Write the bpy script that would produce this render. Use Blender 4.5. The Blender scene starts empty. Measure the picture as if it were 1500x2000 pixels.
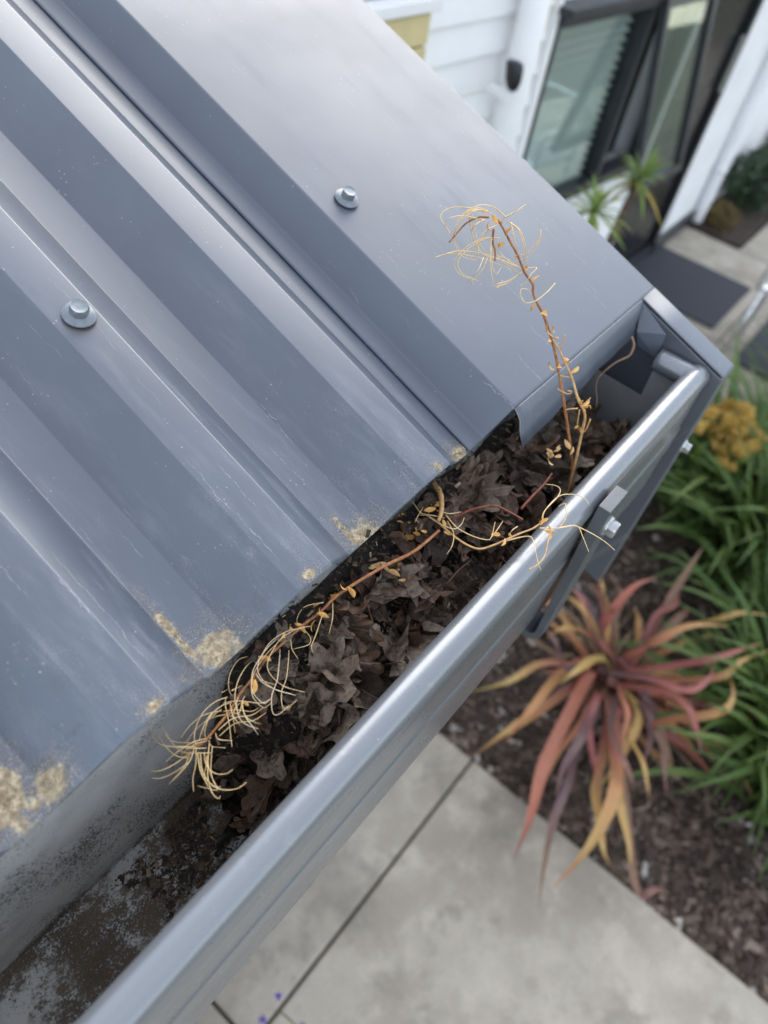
import bpy, bmesh, math, random
from mathutils import Vector, Matrix, noise as mnoise

random.seed(7)
SC = bpy.context.scene
COL = SC.collection
R = math.radians

# ------------------------------------------------------------------ camera
CAM = Vector((-0.32544, -0.15084, 0.34898))
RIGHT = Vector((0.63131, -0.76494, 0.12772))
DOWN = Vector((-0.53505, -0.54882, -0.64228))
FWD = Vector((0.56140, 0.33714, -0.75576))
FPX = 1418.26                       # focal length for a frame 2000 units tall
cd = bpy.data.cameras.new('camera')
cam = bpy.data.objects.new('camera', cd); COL.objects.link(cam)
cd.sensor_fit = 'VERTICAL'; cd.sensor_height = 36.0; cd.sensor_width = 27.0
cd.lens = FPX / 2000 * 36.0
cd.clip_start = 0.01; cd.clip_end = 500
cam.matrix_world = Matrix(((RIGHT.x, -DOWN.x, -FWD.x, CAM.x), (RIGHT.y, -DOWN.y, -FWD.y, CAM.y),
                           (RIGHT.z, -DOWN.z, -FWD.z, CAM.z), (0, 0, 0, 1)))
cd.dof.use_dof = True; cd.dof.focus_distance = 0.475
cd.dof.aperture_fstop = cd.lens / 5.2
SC.camera = cam

# ------------------------------------------------------------------ sky, sun, exposure
SUN_EL, SUN_AZ = 27.0, 54.0         # azimuth measured from +Y towards +X
world = bpy.data.worlds.new('World'); SC.world = world; world.use_nodes = True
wn = world.node_tree; wn.nodes.clear()
wo = wn.nodes.new('ShaderNodeOutputWorld'); wb = wn.nodes.new('ShaderNodeBackground')
sk = wn.nodes.new('ShaderNodeTexSky'); sk.sky_type = 'NISHITA'; sk.sun_disc = False
sk.sun_elevation = R(SUN_EL); sk.sun_rotation = R(SUN_AZ)
sk.air_density = 1.0; sk.dust_density = 0.6; sk.ozone_density = 1.0
wb.inputs['Strength'].default_value = 0.13
cloud = wn.nodes.new('ShaderNodeMix'); cloud.data_type = 'RGBA'      # thin high cloud greys the blue
cloud.inputs[0].default_value = 0.46; cloud.inputs[7].default_value = (5.2, 5.13, 5.03, 1)
wn.links.new(sk.outputs[0], cloud.inputs[6]); wn.links.new(cloud.outputs[2], wb.inputs[0]); wn.links.new(wb.outputs[0], wo.inputs[0])
sl = bpy.data.lights.new('sun', 'SUN'); sl.energy = 1.05; sl.angle = R(55); sl.color = (1.0, 0.95, 0.87)
sun = bpy.data.objects.new('sun', sl); COL.objects.link(sun)
sdir = Vector((math.sin(R(SUN_AZ)) * math.cos(R(SUN_EL)), math.cos(R(SUN_AZ)) * math.cos(R(SUN_EL)), math.sin(R(SUN_EL))))
sun.rotation_euler = sdir.to_track_quat('Z', 'Y').to_euler(); sun.location = sdir * 20
SC.view_settings.view_transform = 'Standard'; SC.view_settings.look = 'None'
SC.view_settings.exposure = 1.65; SC.view_settings.gamma = 1.0; SC.view_settings.use_curve_mapping = False
SC.render.engine = 'CYCLES'
SC.cycles.use_denoising = True
SC.cycles.max_bounces = 6; SC.cycles.transparent_max_bounces = 6
SC.cycles.caustics_reflective = False; SC.cycles.caustics_refractive = False

# ------------------------------------------------------------------ measured frame of the roof
TH = 0.32517
S = Vector((0, math.cos(TH), math.sin(TH)))       # up the roof
NR = Vector((0, -math.sin(TH), math.cos(TH)))     # out of the roof
HR = 0.027                                        # rib height
GZ = -1.8                                         # top of the paving

def roof(x, s, h=0.0):
    return Vector((x, 0, 0)) + S * s + NR * h

def ray(px, py):
    return (RIGHT * (px - 750) + DOWN * (py - 1000) + FWD * FPX).normalized()

def at_z(px, py, z):
    r = ray(px, py); return CAM + r * ((z - CAM.z) / r.z)

def at_d(px, py, d):
    return CAM + ray(px, py) * d

# ------------------------------------------------------------------ object helpers
def link(o, parent=None):
    COL.objects.link(o)
    if parent is not None:
        o.parent = parent
    return o

def tag(o, label=None, cat=None, group=None, kind=None):
    if label: o['label'] = label
    if cat: o['category'] = cat
    if group: o['group'] = group
    if kind: o['kind'] = kind
    return o

def thing(name, label, cat, loc=(0, 0, 0), rz=0.0, group=None):
    o = bpy.data.objects.new(name, None); COL.objects.link(o)
    o.location = loc; o.rotation_euler = (0, 0, rz); o.empty_display_size = 0.05
    return tag(o, label, cat, group)

def mesh(name, verts, faces, mats=None, smooth=True):
    me = bpy.data.meshes.new(name)
    me.from_pydata([tuple(v) for v in verts], [], faces)
    for m in (mats or []):
        me.materials.append(m)
    if smooth:
        me.polygons.foreach_set('use_smooth', [True] * len(me.polygons))
    me.update()
    return me

def obj(name, me, parent=None, world_coords=True):
    o = bpy.data.objects.new(name, me); link(o, parent)
    if parent is not None and world_coords:
        l = parent.location; pr = parent.parent
        base = Matrix.Translation(l) @ Matrix.Rotation(parent.rotation_euler.z, 4, 'Z')
        o.matrix_parent_inverse = base.inverted() if pr is None else Matrix.Identity(4)
    return o

def sharp(o, ang=35):
    me = o.data
    bm = bmesh.new(); bm.from_mesh(me)
    for e in bm.edges:
        if len(e.link_faces) == 2 and e.calc_face_angle(0) > R(ang):
            e.smooth = False
    bm.to_mesh(me); bm.free()
    return o

def box_me(name, lo, hi, mat, bev=0.0, seg=2):
    bm = bmesh.new()
    bmesh.ops.create_cube(bm, size=1.0)
    lo = Vector(lo); hi = Vector(hi)
    for v in bm.verts:
        v.co = Vector([lo[i] + (v.co[i] + 0.5) * (hi[i] - lo[i]) for i in range(3)])
    if bev > 0:
        bmesh.ops.bevel(bm, geom=list(bm.edges), offset=bev, segments=seg, profile=0.5, affect='EDGES')
    me = bpy.data.meshes.new(name); bm.to_mesh(me); bm.free()
    me.materials.append(mat)
    return me

def rounded(pts, rad, n=4):
    """polyline with each inner corner turned into an arc (2-D points)"""
    out = [Vector(pts[0])]
    for i in range(1, len(pts) - 1):
        p = Vector(pts[i]); a = Vector(pts[i - 1]) - p; b = Vector(pts[i + 1]) - p
        la, lb = a.length, b.length
        a.normalize(); b.normalize()
        ang = a.angle(b)
        t = min(rad / max(math.tan(ang / 2), 1e-3), la * 0.45, lb * 0.45)
        p0 = p + a * t; p1 = p + b * t
        for k in range(n + 1):
            f = k / n
            out.append((p0 * (1 - f) + p * f) * (1 - f) + (p * (1 - f) + p1 * f) * f)
    out.append(Vector(pts[-1]))
    return out

def spline(pts, sub=6):
    P = [Vector(p) for p in pts]
    P = [P[0] * 2 - P[1]] + P + [P[-1] * 2 - P[-2]]
    out = []
    for i in range(1, len(P) - 2):
        a, b, c, d = P[i - 1], P[i], P[i + 1], P[i + 2]
        for k in range(sub):
            t = k / sub
            out.append(0.5 * ((2 * b) + (c - a) * t + (2 * a - 5 * b + 4 * c - d) * t * t + (3 * b - a - 3 * c + d) * t ** 3))
    out.append(P[-2])
    return out

def tube_data(path, radii, n=6, cap=True):
    V, F = [], []
    up = Vector((0.31, 0.17, 0.93)).normalized()
    m = len(path)
    for i, p in enumerate(path):
        t = (path[min(i + 1, m - 1)] - path[max(i - 1, 0)])
        t = t.normalized() if t.length > 1e-9 else Vector((0, 0, 1))
        u = t.cross(up)
        u = u.normalized() if u.length > 1e-4 else t.orthogonal().normalized()
        w = t.cross(u)
        r = radii[i] if isinstance(radii, (list, tuple)) else radii
        for k in range(n):
            a = 2 * math.pi * k / n
            V.append(p + (u * math.cos(a) + w * math.sin(a)) * r)
    for i in range(m - 1):
        for k in range(n):
            F.append((i * n + k, i * n + (k + 1) % n, (i + 1) * n + (k + 1) % n, (i + 1) * n + k))
    if cap:
        F.append(tuple(range(n - 1, -1, -1))); F.append(tuple((m - 1) * n + k for k in range(n)))
    return V, F

def tube(name, pts, r0, r1, mat, parent=None, n=6, sub=6, wc=True, wob=0.0):
    path = spline(pts, sub) if sub > 1 else [Vector(p) for p in pts]
    m = len(path)
    radii = [(r0 + (r1 - r0) * i / (m - 1)) * (1 + wob * random.uniform(-1, 1)) for i in range(m)]
    V, F = tube_data(path, radii, n)
    return obj(name, mesh(name, V, F, [mat]), parent, wc)

# ------------------------------------------------------------------ node helpers
class Mat:
    def __init__(self, name):
        self.m = bpy.data.materials.new(name); self.m.use_nodes = True
        self.t = self.m.node_tree; self.t.nodes.clear()
        self.out = self.t.nodes.new('ShaderNodeOutputMaterial')
    def n(self, typ, ins=None, **props):
        nd = self.t.nodes.new('ShaderNode' + typ)
        for k, v in props.items():
            setattr(nd, k, v)
        for k, v in (ins or {}).items():
            self.set(nd.inputs[k], v)
        return nd
    def set(self, sock, v):
        if isinstance(v, bpy.types.NodeSocket):
            self.t.links.new(v, sock)
        else:
            if isinstance(v, (tuple, list)) and len(v) == 3 and sock.type == 'RGBA':
                v = (*v, 1)
            sock.default_value = v
    def math(self, op, a, b=0.0, c=0.0, clamp=False):
        return self.n('Math', {0: a, 1: b, 2: c}, operation=op, use_clamp=clamp).outputs[0]
    def noise(self, vec, scale, detail=3, rough=0.55, dist=0.0, w=None):
        return self.n('TexNoise', {'Vector': vec, 'Scale': scale, 'Detail': detail, 'Roughness': rough, 'Distortion': dist}).outputs[0]
    def ramp(self, v, lo, hi, a=0.0, b=1.0):
        return self.n('MapRange', {0: v, 1: lo, 2: hi, 3: a, 4: b}, interpolation_type='SMOOTHSTEP').outputs[0]
    def mix(self, f, a, b):
        nd = self.n('Mix', data_type='RGBA')
        self.set(nd.inputs[0], f); self.set(nd.inputs[6], a); self.set(nd.inputs[7], b)
        return nd.outputs[2]
    def coord(self, which='Object'):
        return self.n('TexCoord').outputs[which]
    def scaled(self, vec, sc):
        return self.n('Mapping', {'Vector': vec, 'Scale': sc}).outputs[0]
    def bsdf(self, col, rough=0.5, metal=0.0, bump=None, bstr=0.2, bdist=0.001, spec=0.5, **extra):
        b = self.n('BsdfPrincipled', {'Base Color': col, 'Roughness': rough, 'Metallic': metal, 'Specular IOR Level': spec})
        for k, v in extra.items():
            self.set(b.inputs[k.replace('_', ' ')], v)
        if bump is not None:
            bp = self.n('Bump', {'Height': bump, 'Strength': bstr, 'Distance': bdist})
            self.t.links.new(bp.outputs[0], b.inputs['Normal'])
        self.t.links.new(b.outputs[0], self.out.inputs[0])
        return self.m

def simple(name, col, rough=0.5, metal=0.0, vary=0.15, scale=20.0, bstr=0.1, bdist=0.001, spec=0.5):
    M = Mat(name); c = M.coord()
    nz = M.noise(c, scale, 4)
    f = M.ramp(nz, 0.3, 0.7)
    cc = M.mix(f, tuple(x * (1 - vary) for x in col), tuple(min(1, x * (1 + vary)) for x in col))
    rr = M.ramp(nz, 0.2, 0.8, max(0.02, rough - 0.06), min(1, rough + 0.06))
    return M.bsdf(cc, rr, metal, M.noise(c, scale * 5, 3), bstr, bdist, spec)

# sand and lichen on the roof: (x, s, rx, rs, strength)
SPOTS = [(0.037, 0.004, 0.011, 0.010), (-0.0735, 0.004, 0.017, 0.013), (-0.0815, 0.016, 0.004, 0.012),
         (-0.196, 0.007, 0.021, 0.016), (-0.2085, 0.030, 0.0035, 0.028), (-0.0095, 0.0045, 0.005, 0.0055),
         (-0.135, 0.005, 0.006, 0.004), (-0.247, 0.0045, 0.007, 0.0045), (-0.320, 0.02, 0.017, 0.030), (-0.300, 0.012, 0.012, 0.012)]

def roof_material(name, base, sandy=True, rough=0.36, ring=None):
    M = Mat(name); c = M.coord()
    s = M.n('VectorMath', {0: c, 1: tuple(S)}, operation='DOT_PRODUCT').outputs['Value']
    sep = M.n('SeparateXYZ', {0: c}); x = sep.outputs[0]
    uv = M.n('CombineXYZ', {0: x, 1: s}).outputs[0]
    big = M.noise(uv, 9, 3)
    col = M.mix(M.ramp(big, 0.3, 0.7), tuple(v * 0.93 for v in base), tuple(v * 1.08 for v in base))
    # chalky film, thin runs of dried water, specks and hair scratches
    film = M.noise(M.scaled(uv, (60, 9, 1)), 1.0, 4, 0.65)
    near = M.ramp(s, 0.0, 0.33, 1.0, 0.25)
    film = M.math('MULTIPLY', M.ramp(film, 0.48, 0.8), near)
    col = M.mix(M.math('MULTIPLY', film, 0.18 if sandy else 0.07), col, (0.42, 0.44, 0.46))
    runs = None
    for (fr, ph, thr) in ((62.0, 0.13, 0.018), (39.0, 0.41, 0.012)):
        wob = M.noise(M.scaled(uv, (14 + fr * 0.2, 46, 1)), 1.0, 3, 0.6)
        u = M.math('MULTIPLY_ADD', wob, 0.010, x)
        fx = M.math('FRACT', M.math('MULTIPLY_ADD', u, fr, ph))
        d = M.math('ABSOLUTE', M.math('SUBTRACT', fx, 0.5))
        ln = M.ramp(d, 0.0, thr, 1.0, 0.0)
        cell = M.math('FLOOR', M.math('MULTIPLY_ADD', u, fr, ph))
        cv = M.n('CombineXYZ', {0: M.math('MULTIPLY', cell, 3.7), 1: M.math('MULTIPLY', s, 16.0)}).outputs[0]
        brk = M.ramp(M.noise(cv, 1.0, 2), 0.56, 0.66)
        fine = M.ramp(M.noise(uv, 420, 2), 0.30, 0.62)
        ln = M.math('MULTIPLY', M.math('MULTIPLY', ln, brk), M.math('MULTIPLY', fine, near))
        runs = ln if runs is None else M.math('MAXIMUM', runs, ln)
    col = M.mix(M.math('MULTIPLY', runs, 0.5), col, (0.62, 0.62, 0.62))
    vor = M.n('TexVoronoi', {'Vector': uv, 'Scale': 230.0})
    keep = M.ramp(M.noise(uv, 30, 3), 0.5, 0.75)
    spk = M.math('MULTIPLY', M.ramp(vor.outputs['Distance'], 0.05, 0.16, 1, 0), keep)
    col = M.mix(M.math('MULTIPLY', spk, 0.7), col, (0.62, 0.61, 0.58))
    if sandy:
        edge = M.ramp(s, 0.0, 0.14, 1.0, 0.12)
        dust = M.ramp(M.math('ADD', M.math('MULTIPLY', M.noise(uv, 1600, 2, 0.6), 0.5), M.math('MULTIPLY', M.noise(M.scaled(uv, (70, 22, 1)), 1.0, 5, 0.7), 0.5)), 0.54, 0.66)
        col = M.mix(M.math('MULTIPLY', M.math('MULTIPLY', dust, edge), 0.42), col, (0.46, 0.45, 0.42))
        grime = M.ramp(M.math('ADD', M.math('MULTIPLY', M.noise(uv, 1100, 3, 0.7), 0.5), M.math('MULTIPLY', M.noise(uv, 38, 4, 0.7), 0.5)), 0.55, 0.64)
        col = M.mix(M.math('MULTIPLY', M.math('MULTIPLY', grime, M.ramp(s, 0.0, 0.07, 0.75, 0.06)), 1.0), col, (0.03, 0.027, 0.022))
    rg = M.ramp(M.noise(uv, 12, 2), 0.25, 0.75, rough - 0.02, rough + 0.03)
    rg = M.math('ADD', rg, M.math('MULTIPLY', film, 0.2))
    bump = M.noise(uv, 900, 2)
    if sandy:
        nz = M.math('SUBTRACT', M.noise(uv, 85, 5, 0.7), 0.5)
        nz2 = M.noise(uv, 900, 3, 0.7)
        tot = None
        for (x0, s0, rx, rs) in SPOTS:
            dx = M.math('DIVIDE', M.math('SUBTRACT', x, x0), rx)
            ds = M.math('DIVIDE', M.math('SUBTRACT', s, s0), rs)
            d = M.math('SQRT', M.math('ADD', M.math('MULTIPLY', dx, dx), M.math('MULTIPLY', ds, ds)))
            d = M.math('MULTIPLY_ADD', nz, 2.4, d)
            tot = d if tot is None else M.math('MINIMUM', tot, d)
        core = M.ramp(tot, 0.75, 0.45, 0, 1)
        halo = M.math('MULTIPLY', M.ramp(tot, 1.7, 0.6, 0, 1), M.ramp(nz2, 0.5, 0.62))
        dark = M.math('MULTIPLY', M.ramp(tot, 1.9, 0.9, 0, 1), M.ramp(M.noise(uv, 300, 4, 0.7), 0.5, 0.66))
        col = M.mix(M.math('MULTIPLY', dark, 0.6), col, (0.05, 0.042, 0.03))
        sand = M.mix(M.ramp(M.noise(uv, 240, 4), 0.35, 0.7), (0.20, 0.15, 0.085), (0.50, 0.41, 0.27))
        m = M.math('MAXIMUM', core, M.math('MULTIPLY', halo, 0.8))
        m = M.math('MULTIPLY', m, M.ramp(nz2, 0.28, 0.42))
        col = M.mix(m, col, sand)
        rg = M.math('MAXIMUM', rg, M.math('MULTIPLY', m, 0.9))
        bump = M.math('ADD', bump, M.math('MULTIPLY', m, nz2))
    if ring:
        d = M.n('VectorMath', {0: c, 1: tuple(ring)}, operation='DISTANCE').outputs['Value']
        d = M.math('MULTIPLY_ADD', M.math('SUBTRACT', M.noise(uv, 300, 3), 0.5), 0.006, d)
        rm = M.math('MULTIPLY', M.ramp(d, 0.0118, 0.0075, 0, 1), M.ramp(M.noise(uv, 900, 3, 0.7), 0.4, 0.6))
        col = M.mix(M.math('MULTIPLY', rm, 0.9), col, (0.10, 0.075, 0.045))
    return M.bsdf(col, rg, 0.0, bump if sandy else None, 0.03, 0.0005, 0.95, Coat_Weight=0.2, Coat_Roughness=rough)

PAINT = (0.062, 0.079, 0.110)
m_roof = roof_material('roof_paint', PAINT, True, 0.36, roof(-0.1335, 0.211))
m_flash = roof_material('flashing_paint', PAINT, False, 0.50)

def gutter_paint():
    M = Mat('gutter_paint'); c = M.coord()
    long = M.noise(M.scaled(c, (2, 120, 120)), 1.0, 3)
    col = M.mix(M.ramp(long, 0.3, 0.7), (0.205, 0.22, 0.24), (0.235, 0.25, 0.27))
    vor = M.n('TexVoronoi', {'Vector': c, 'Scale': 210.0})
    spk = M.math('MULTIPLY', M.ramp(vor.outputs['Distance'], 0.05, 0.13, 1, 0), M.ramp(M.noise(c, 25, 2), 0.52, 0.66))
    col = M.mix(M.math('MULTIPLY', spk, 0.6), col, (0.6, 0.58, 0.52))
    drip = M.math('MULTIPLY', M.ramp(M.noise(M.scaled(c, (150, 150, 9)), 1.0, 3, 0.6), 0.58, 0.72), M.ramp(M.noise(c, 18, 3), 0.45, 0.65))
    col = M.mix(M.math('MULTIPLY', drip, 0.35), col, (0.42, 0.41, 0.38))
    return M.bsdf(col, M.ramp(M.noise(c, 90, 3), 0.3, 0.7, 0.27, 0.31), 0.42, None, 0.0, 0.001, 0.5,
                  Coat_Weight=0.12, Coat_Roughness=0.25)
m_gut = gutter_paint()

def gutter_inside():
    M = Mat('gutter_inside'); c = M.coord()
    sep = M.n('SeparateXYZ', {0: c}); x, y, z = sep.outputs
    base = M.mix(M.ramp(M.noise(c, 40, 4), 0.3, 0.7), (0.33, 0.325, 0.31), (0.43, 0.425, 0.405))
    floorm = M.ramp(z, -0.165, -0.178)
    near = M.math('MULTIPLY', M.ramp(x, -0.40, -0.16), M.ramp(x, 0.24, 0.12))
    lo = M.noise(c, 17, 5, 0.65); fi = M.noise(c, 620, 4, 0.75); mid = M.noise(c, 75, 5, 0.7)
    dens = M.math('ADD', M.math('MULTIPLY', lo, 0.55), M.math('MULTIPLY', fi, 0.55))
    dens = M.math('ADD', dens, M.math('ADD', M.math('MULTIPLY_ADD', floorm, 0.062, -0.008), M.math('MULTIPLY', near, 0.06)))
    specks = M.ramp(dens, 0.585, 0.66)
    col = M.mix(M.math('MULTIPLY', specks, 0.9), base, (0.025, 0.022, 0.017))
    br = M.math('ADD', M.math('MULTIPLY', mid, 0.6), M.math('ADD', M.math('MULTIPLY', lo, 0.4), M.math('MULTIPLY', near, 0.05)))
    brown = M.math('MULTIPLY', M.ramp(br, 0.445, 0.55), floorm)
    brown = M.math('MULTIPLY', brown, M.ramp(fi, 0.22, 0.50))
    col = M.mix(M.math('MULTIPLY', brown, 0.93), col, M.mix(M.ramp(fi, 0.4, 0.6), (0.028, 0.018, 0.010), (0.11, 0.075, 0.042)))
    rough = M.ramp(dens, 0.45, 0.7, 0.5, 0.85)
    return M.bsdf(col, rough, 0.0, M.math('ADD', fi, brown), 0.4, 0.0008)
m_gin = gutter_inside()
m_gplain = simple('gutter_inside_clean', (0.34, 0.35, 0.355), 0.5, 0, 0.1, 30)
m_barge = roof_material('barge_paint', (0.075, 0.085, 0.105), False, 0.42)
m_bracket = simple('bracket_paint', (0.115, 0.125, 0.135), 0.42, 0.2, 0.12, 60)
m_zinc = simple('zinc', (0.55, 0.57, 0.58), 0.35, 0.85, 0.2, 150)
m_screw = simple('screw_paint', (0.19, 0.215, 0.24), 0.38, 0.25, 0.12, 200)
m_rubber = simple('washer_rubber', (0.03, 0.03, 0.028), 0.8)
m_post = simple('post_paint', (0.15, 0.17, 0.21), 0.45)
m_dark = simple('dark_timber', (0.03, 0.03, 0.035), 0.7)

# ------------------------------------------------------------------ setting: ground, paving, bed
def concrete():
    M = Mat('concrete'); c = M.coord('Object')
    g = M.n('NewGeometry').outputs['Position']
    a = M.noise(g, 2.3, 5, 0.62); b = M.noise(g, 9, 5, 0.65); f = M.noise(g, 160, 3)
    col = M.mix(M.ramp(a, 0.35, 0.66), (0.35, 0.305, 0.245), (0.47, 0.42, 0.345))
    col = M.mix(M.ramp(b, 0.42, 0.75), col, (0.55, 0.49, 0.40))
    col = M.mix(M.math('MULTIPLY', M.ramp(M.noise(g, 6.5, 6, 0.75), 0.47, 0.66), 0.6), col, (0.21, 0.187, 0.15))
    col = M.mix(M.ramp(f, 0.35, 0.7, 0, 0.35), col, (0.22, 0.21, 0.19))
    return M.bsdf(col, 0.85, 0, M.math('ADD', f, b), 0.35, 0.003)
m_conc = concrete()
m_soil = simple('soil', (0.055, 0.04, 0.03), 0.95, 0, 0.5, 25, 0.8, 0.01)
m_joint = simple('joint_dirt', (0.085, 0.073, 0.058), 0.95)
m_lawn = simple('distant_ground', (0.07, 0.075, 0.045), 0.95, 0, 0.4, 3)

tag(obj('ground', mesh('ground', [(-60, -60, GZ - 0.12), (60, -60, GZ - 0.12), (60, 60, GZ - 0.12), (-60, 60, GZ - 0.12)], [(0, 1, 2, 3)], [m_lawn])),
    'brown green ground reaching out past the paving and garden bed', 'ground', kind='structure')

def bed_height(x, y):
    return GZ - 0.03 + 0.035 * mnoise.noise((x * 3.1, y * 3.1, 1.3)) + 0.012 * mnoise.noise((x * 13, y * 13, 4.0))
nx, ny = 70, 90
bx0, bx1, by0, by1 = 0.702, 2.62, -3.4, 0.62
V = []; F = []
for i in range(nx + 1):
    for j in range(ny + 1):
        x = bx0 + (bx1 - bx0) * i / nx; y = by0 + (by1 - by0) * j / ny
        V.append((x, y, bed_height(x, y)))
for i in range(nx):
    for j in range(ny):
        a = i * (ny + 1) + j; F.append((a, a + ny + 1, a + ny + 2, a + 1))
tag(obj('garden_bed', mesh('garden_bed', V, F, [m_soil])), 'dark mulched garden bed beside the concrete path', 'garden bed', kind='structure')

# mulch chips: nobody could count them
def chips(name, n, region, mats):
    V, F, MI = [], [], []
    for _ in range(n):
        x = region[0] + (region[1] - region[0]) * random.random() ** 1.25; y = random.uniform(region[2], region[3])
        z = bed_height(x, y) + random.uniform(0.0, 0.012)
        l = random.choice((0.005, 0.007, 0.010, 0.020)) * random.uniform(0.7, 1.4); w = l * random.uniform(0.2, 0.6); t = w * 0.3
        rot = Matrix.Rotation(random.uniform(0, 6.28), 3, 'Z') @ Matrix.Rotation(random.gauss(0, 0.35), 3, 'X') @ Matrix.Rotation(random.gauss(0, 0.3), 3, 'Y')
        b = len(V)
        for (a, c, d) in ((-1, -0.7, -1), (1, -1, -1), (0.8, 1, -1), (-1, 0.8, -1), (-0.8, -0.7, 1), (0.9, -0.8, 1), (0.7, 0.9, 1), (-0.9, 0.6, 1)):
            V.append(Vector((x, y, z)) + rot @ Vector((a * l, c * w, d * t)))
        for q in ((3, 2, 1, 0), (4, 5, 6, 7), (0, 1, 5, 4), (1, 2, 6, 5), (2, 3, 7, 6), (3, 0, 4, 7)):
            F.append(tuple(b + k for k in q)); MI.append(0)
        mi = random.choices(range(len(mats)), weights=(5, 4, 1.0, 0.22))[0]
        for k in range(6): MI[-1 - k] = mi
    me = mesh(name, V, F, mats, smooth=False)
    me.polygons.foreach_set('material_index', MI)
    return obj(name, me)
m_ch = [simple('chip_a', (0.06, 0.042, 0.032), 0.9), simple('chip_b', (0.12, 0.085, 0.065), 0.9), simple('chip_c', (0.25, 0.19, 0.15), 0.9), simple('chip_d', (0.45, 0.42, 0.38), 0.9)]
tag(chips('mulch', 24000, (0.71, 2.4, -1.5, 0.35), m_ch), 'brown bark mulch scattered over the garden bed', 'mulch', kind='stuff')

path = obj('path', box_me('path', (-3.0, -4.0, GZ - 0.11), (0.699, 3.0, GZ - 0.02), m_joint))
tag(path, 'pale concrete path slabs beneath the gutter', 'path', kind='structure')
def slab(x0, x1, y0, y1, parent, top=GZ):
    g = 0.004
    return obj('slab', box_me('slab', (x0 + g, y0 + g, GZ - 0.1), (x1 - g, y1 - g, top), m_conc, 0.006, 2), parent, False)
JY = -0.024
for (x0, x1, y0, y1) in ((-0.235, 0.70, JY, 1.2), (-1.3, -0.235, JY, 1.2), (-0.55, 0.70, -1.45, JY), (-1.7, -0.55, -1.45, JY), (-0.55, 0.70, -2.9, -1.45)):
    slab(x0, x1, y0, y1, path)
terrace = obj('terrace', box_me('terrace', (2.64, -3.0, GZ - 0.11), (9.0, 3.0, GZ - 0.02), m_joint))
tag(terrace, 'pale concrete terrace slabs in front of the house', 'terrace', kind='structure')
for (x0, x1, y0, y1) in ((2.65, 3.52, -0.12, 0.98), (2.65, 3.52, -1.4, -0.12), (3.52, 4.63, 0.30, 0.98), (3.52, 4.63, -1.2, 0.30), (4.63, 6.4, -1.2, 0.60), (6.4, 8.4, -1.2, 0.60), (2.65, 3.52, -2.6, -1.4)):
    slab(x0, x1, y0, y1, terrace)

# ------------------------------------------------------------------ shed: roof, flashing, barge, walls
shed = thing('shed', 'shed with slate blue ribbed metal roof sloping down to a gutter', 'shed', (-0.35, 0.3, GZ))
prof = [(-1.02, -HR)]
for k in range(7, -1, -1):
    b = -0.12 * k
    prof += [(b - 0.0635, -HR), (b - 0.028, 0), (b, 0), (b + 0.0285, -HR)]
prof.append((0.076, -HR))
prof = rounded(prof, 0.0020, 4)
stations = [0, 0.003, 0.008, 0.02, 0.05, 0.1, 0.2, 0.35, 0.6, 0.8]
def sheet(name, prof, stations, mat, parent, wav=0.001, thick=0.0008):
    V = []; F = []
    m = len(prof)
    for s in stations:
        for (x, h) in [(p[0], p[1]) for p in prof]:
            e = max(0.0, 1 - s / 0.06) if s >= 0 else 1
            ds = e * wav * 1.1 * mnoise.noise((x * 22, 3.3, 0)) if s == 0 else 0
            dh = wav * 0.9 * e * mnoise.noise((x * 30, 9.1, s * 10)) + 0.0004 * mnoise.noise((x * 9, s * 9, 2))
            V.append(roof(x, s + ds, h + dh))
    for j in range(len(stations) - 1):
        for i in range(m - 1):
            F.append((j * m + i, j * m + i + 1, (j + 1) * m + i + 1, (j + 1) * m + i))
    o = obj(name, mesh(name, V, F, [mat, m_edge]), parent)
    md = o.modifiers.new('thickness', 'SOLIDIFY'); md.thickness = thick; md.offset = -1; md.material_offset_rim = 1
    return o
m_edge = simple('cut_edge', (0.36, 0.38, 0.40), 0.4, 0.5)
rs_ = sheet('roof_sheet', prof, stations, m_roof, shed)
fp = rounded([(0.0445, -HR + 0.0008), (0.0462, -HR + 0.0022), (0.0631, -HR + 0.0022), (0.0824, 0.0012), (0.333, 0.0012), (0.3345, -0.02)], 0.004, 4)
sheet('barge_flashing', fp, [0.0005, 0.003, 0.01, 0.03, 0.08, 0.2, 0.4, 0.8], m_flash, shed, 0.0005)
fs = rounded([(0.3050, 0.0008), (0.3065, 0.0012), (0.333, 0.0012), (0.3345, -0.02)], 0.003, 3)
sheet('flashing_tongue', fs, [-0.1035, -0.10, -0.08, -0.04, 0.0005], m_flash, shed, 0.0003)
# turned-down lip at the eave end of the flashing
V = []; F = []; nxl = 30
rows = [0.0, 0.05, 0.12, 0.3, 0.65, 1.0]
for r_ in rows:
    for i in range(nxl + 1):
        f = i / nxl
        xt = 0.0824 + (0.3035 - 0.0824) * f; xb = 0.0815 + (0.287 - 0.0815) * f
        top = roof(xt, -0.0002, 0.0012)
        bot = Vector((xb, -0.0175 + 0.0065 * f, -0.0265 + 0.0025 * math.sin(f * 3.1) + 0.0012 * mnoise.noise((f * 9, 0, 0))))
        bulge = Vector((0, -0.0020, 0.0010)) * math.sin(math.pi * min(1, r_ * 1.6 )) * (r_ < 0.62)
        V.append(top.lerp(bot, r_) + bulge + Vector((0, 0.0012 * mnoise.noise((f * 7, r_ * 2, 5)) * r_, 0)))
for j in range(len(rows) - 1):
    for i in range(nxl):
        a = j * (nxl + 1) + i; F.append((a, a + nxl + 1, a + nxl + 2, a + 1))
o = obj('eave_lip', mesh('eave_lip', V, F, [m_flash, m_edge]), shed)
md = o.modifiers.new('thickness', 'SOLIDIFY'); md.thickness = 0.0008; md.offset = -1; md.material_offset_rim = 1
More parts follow.
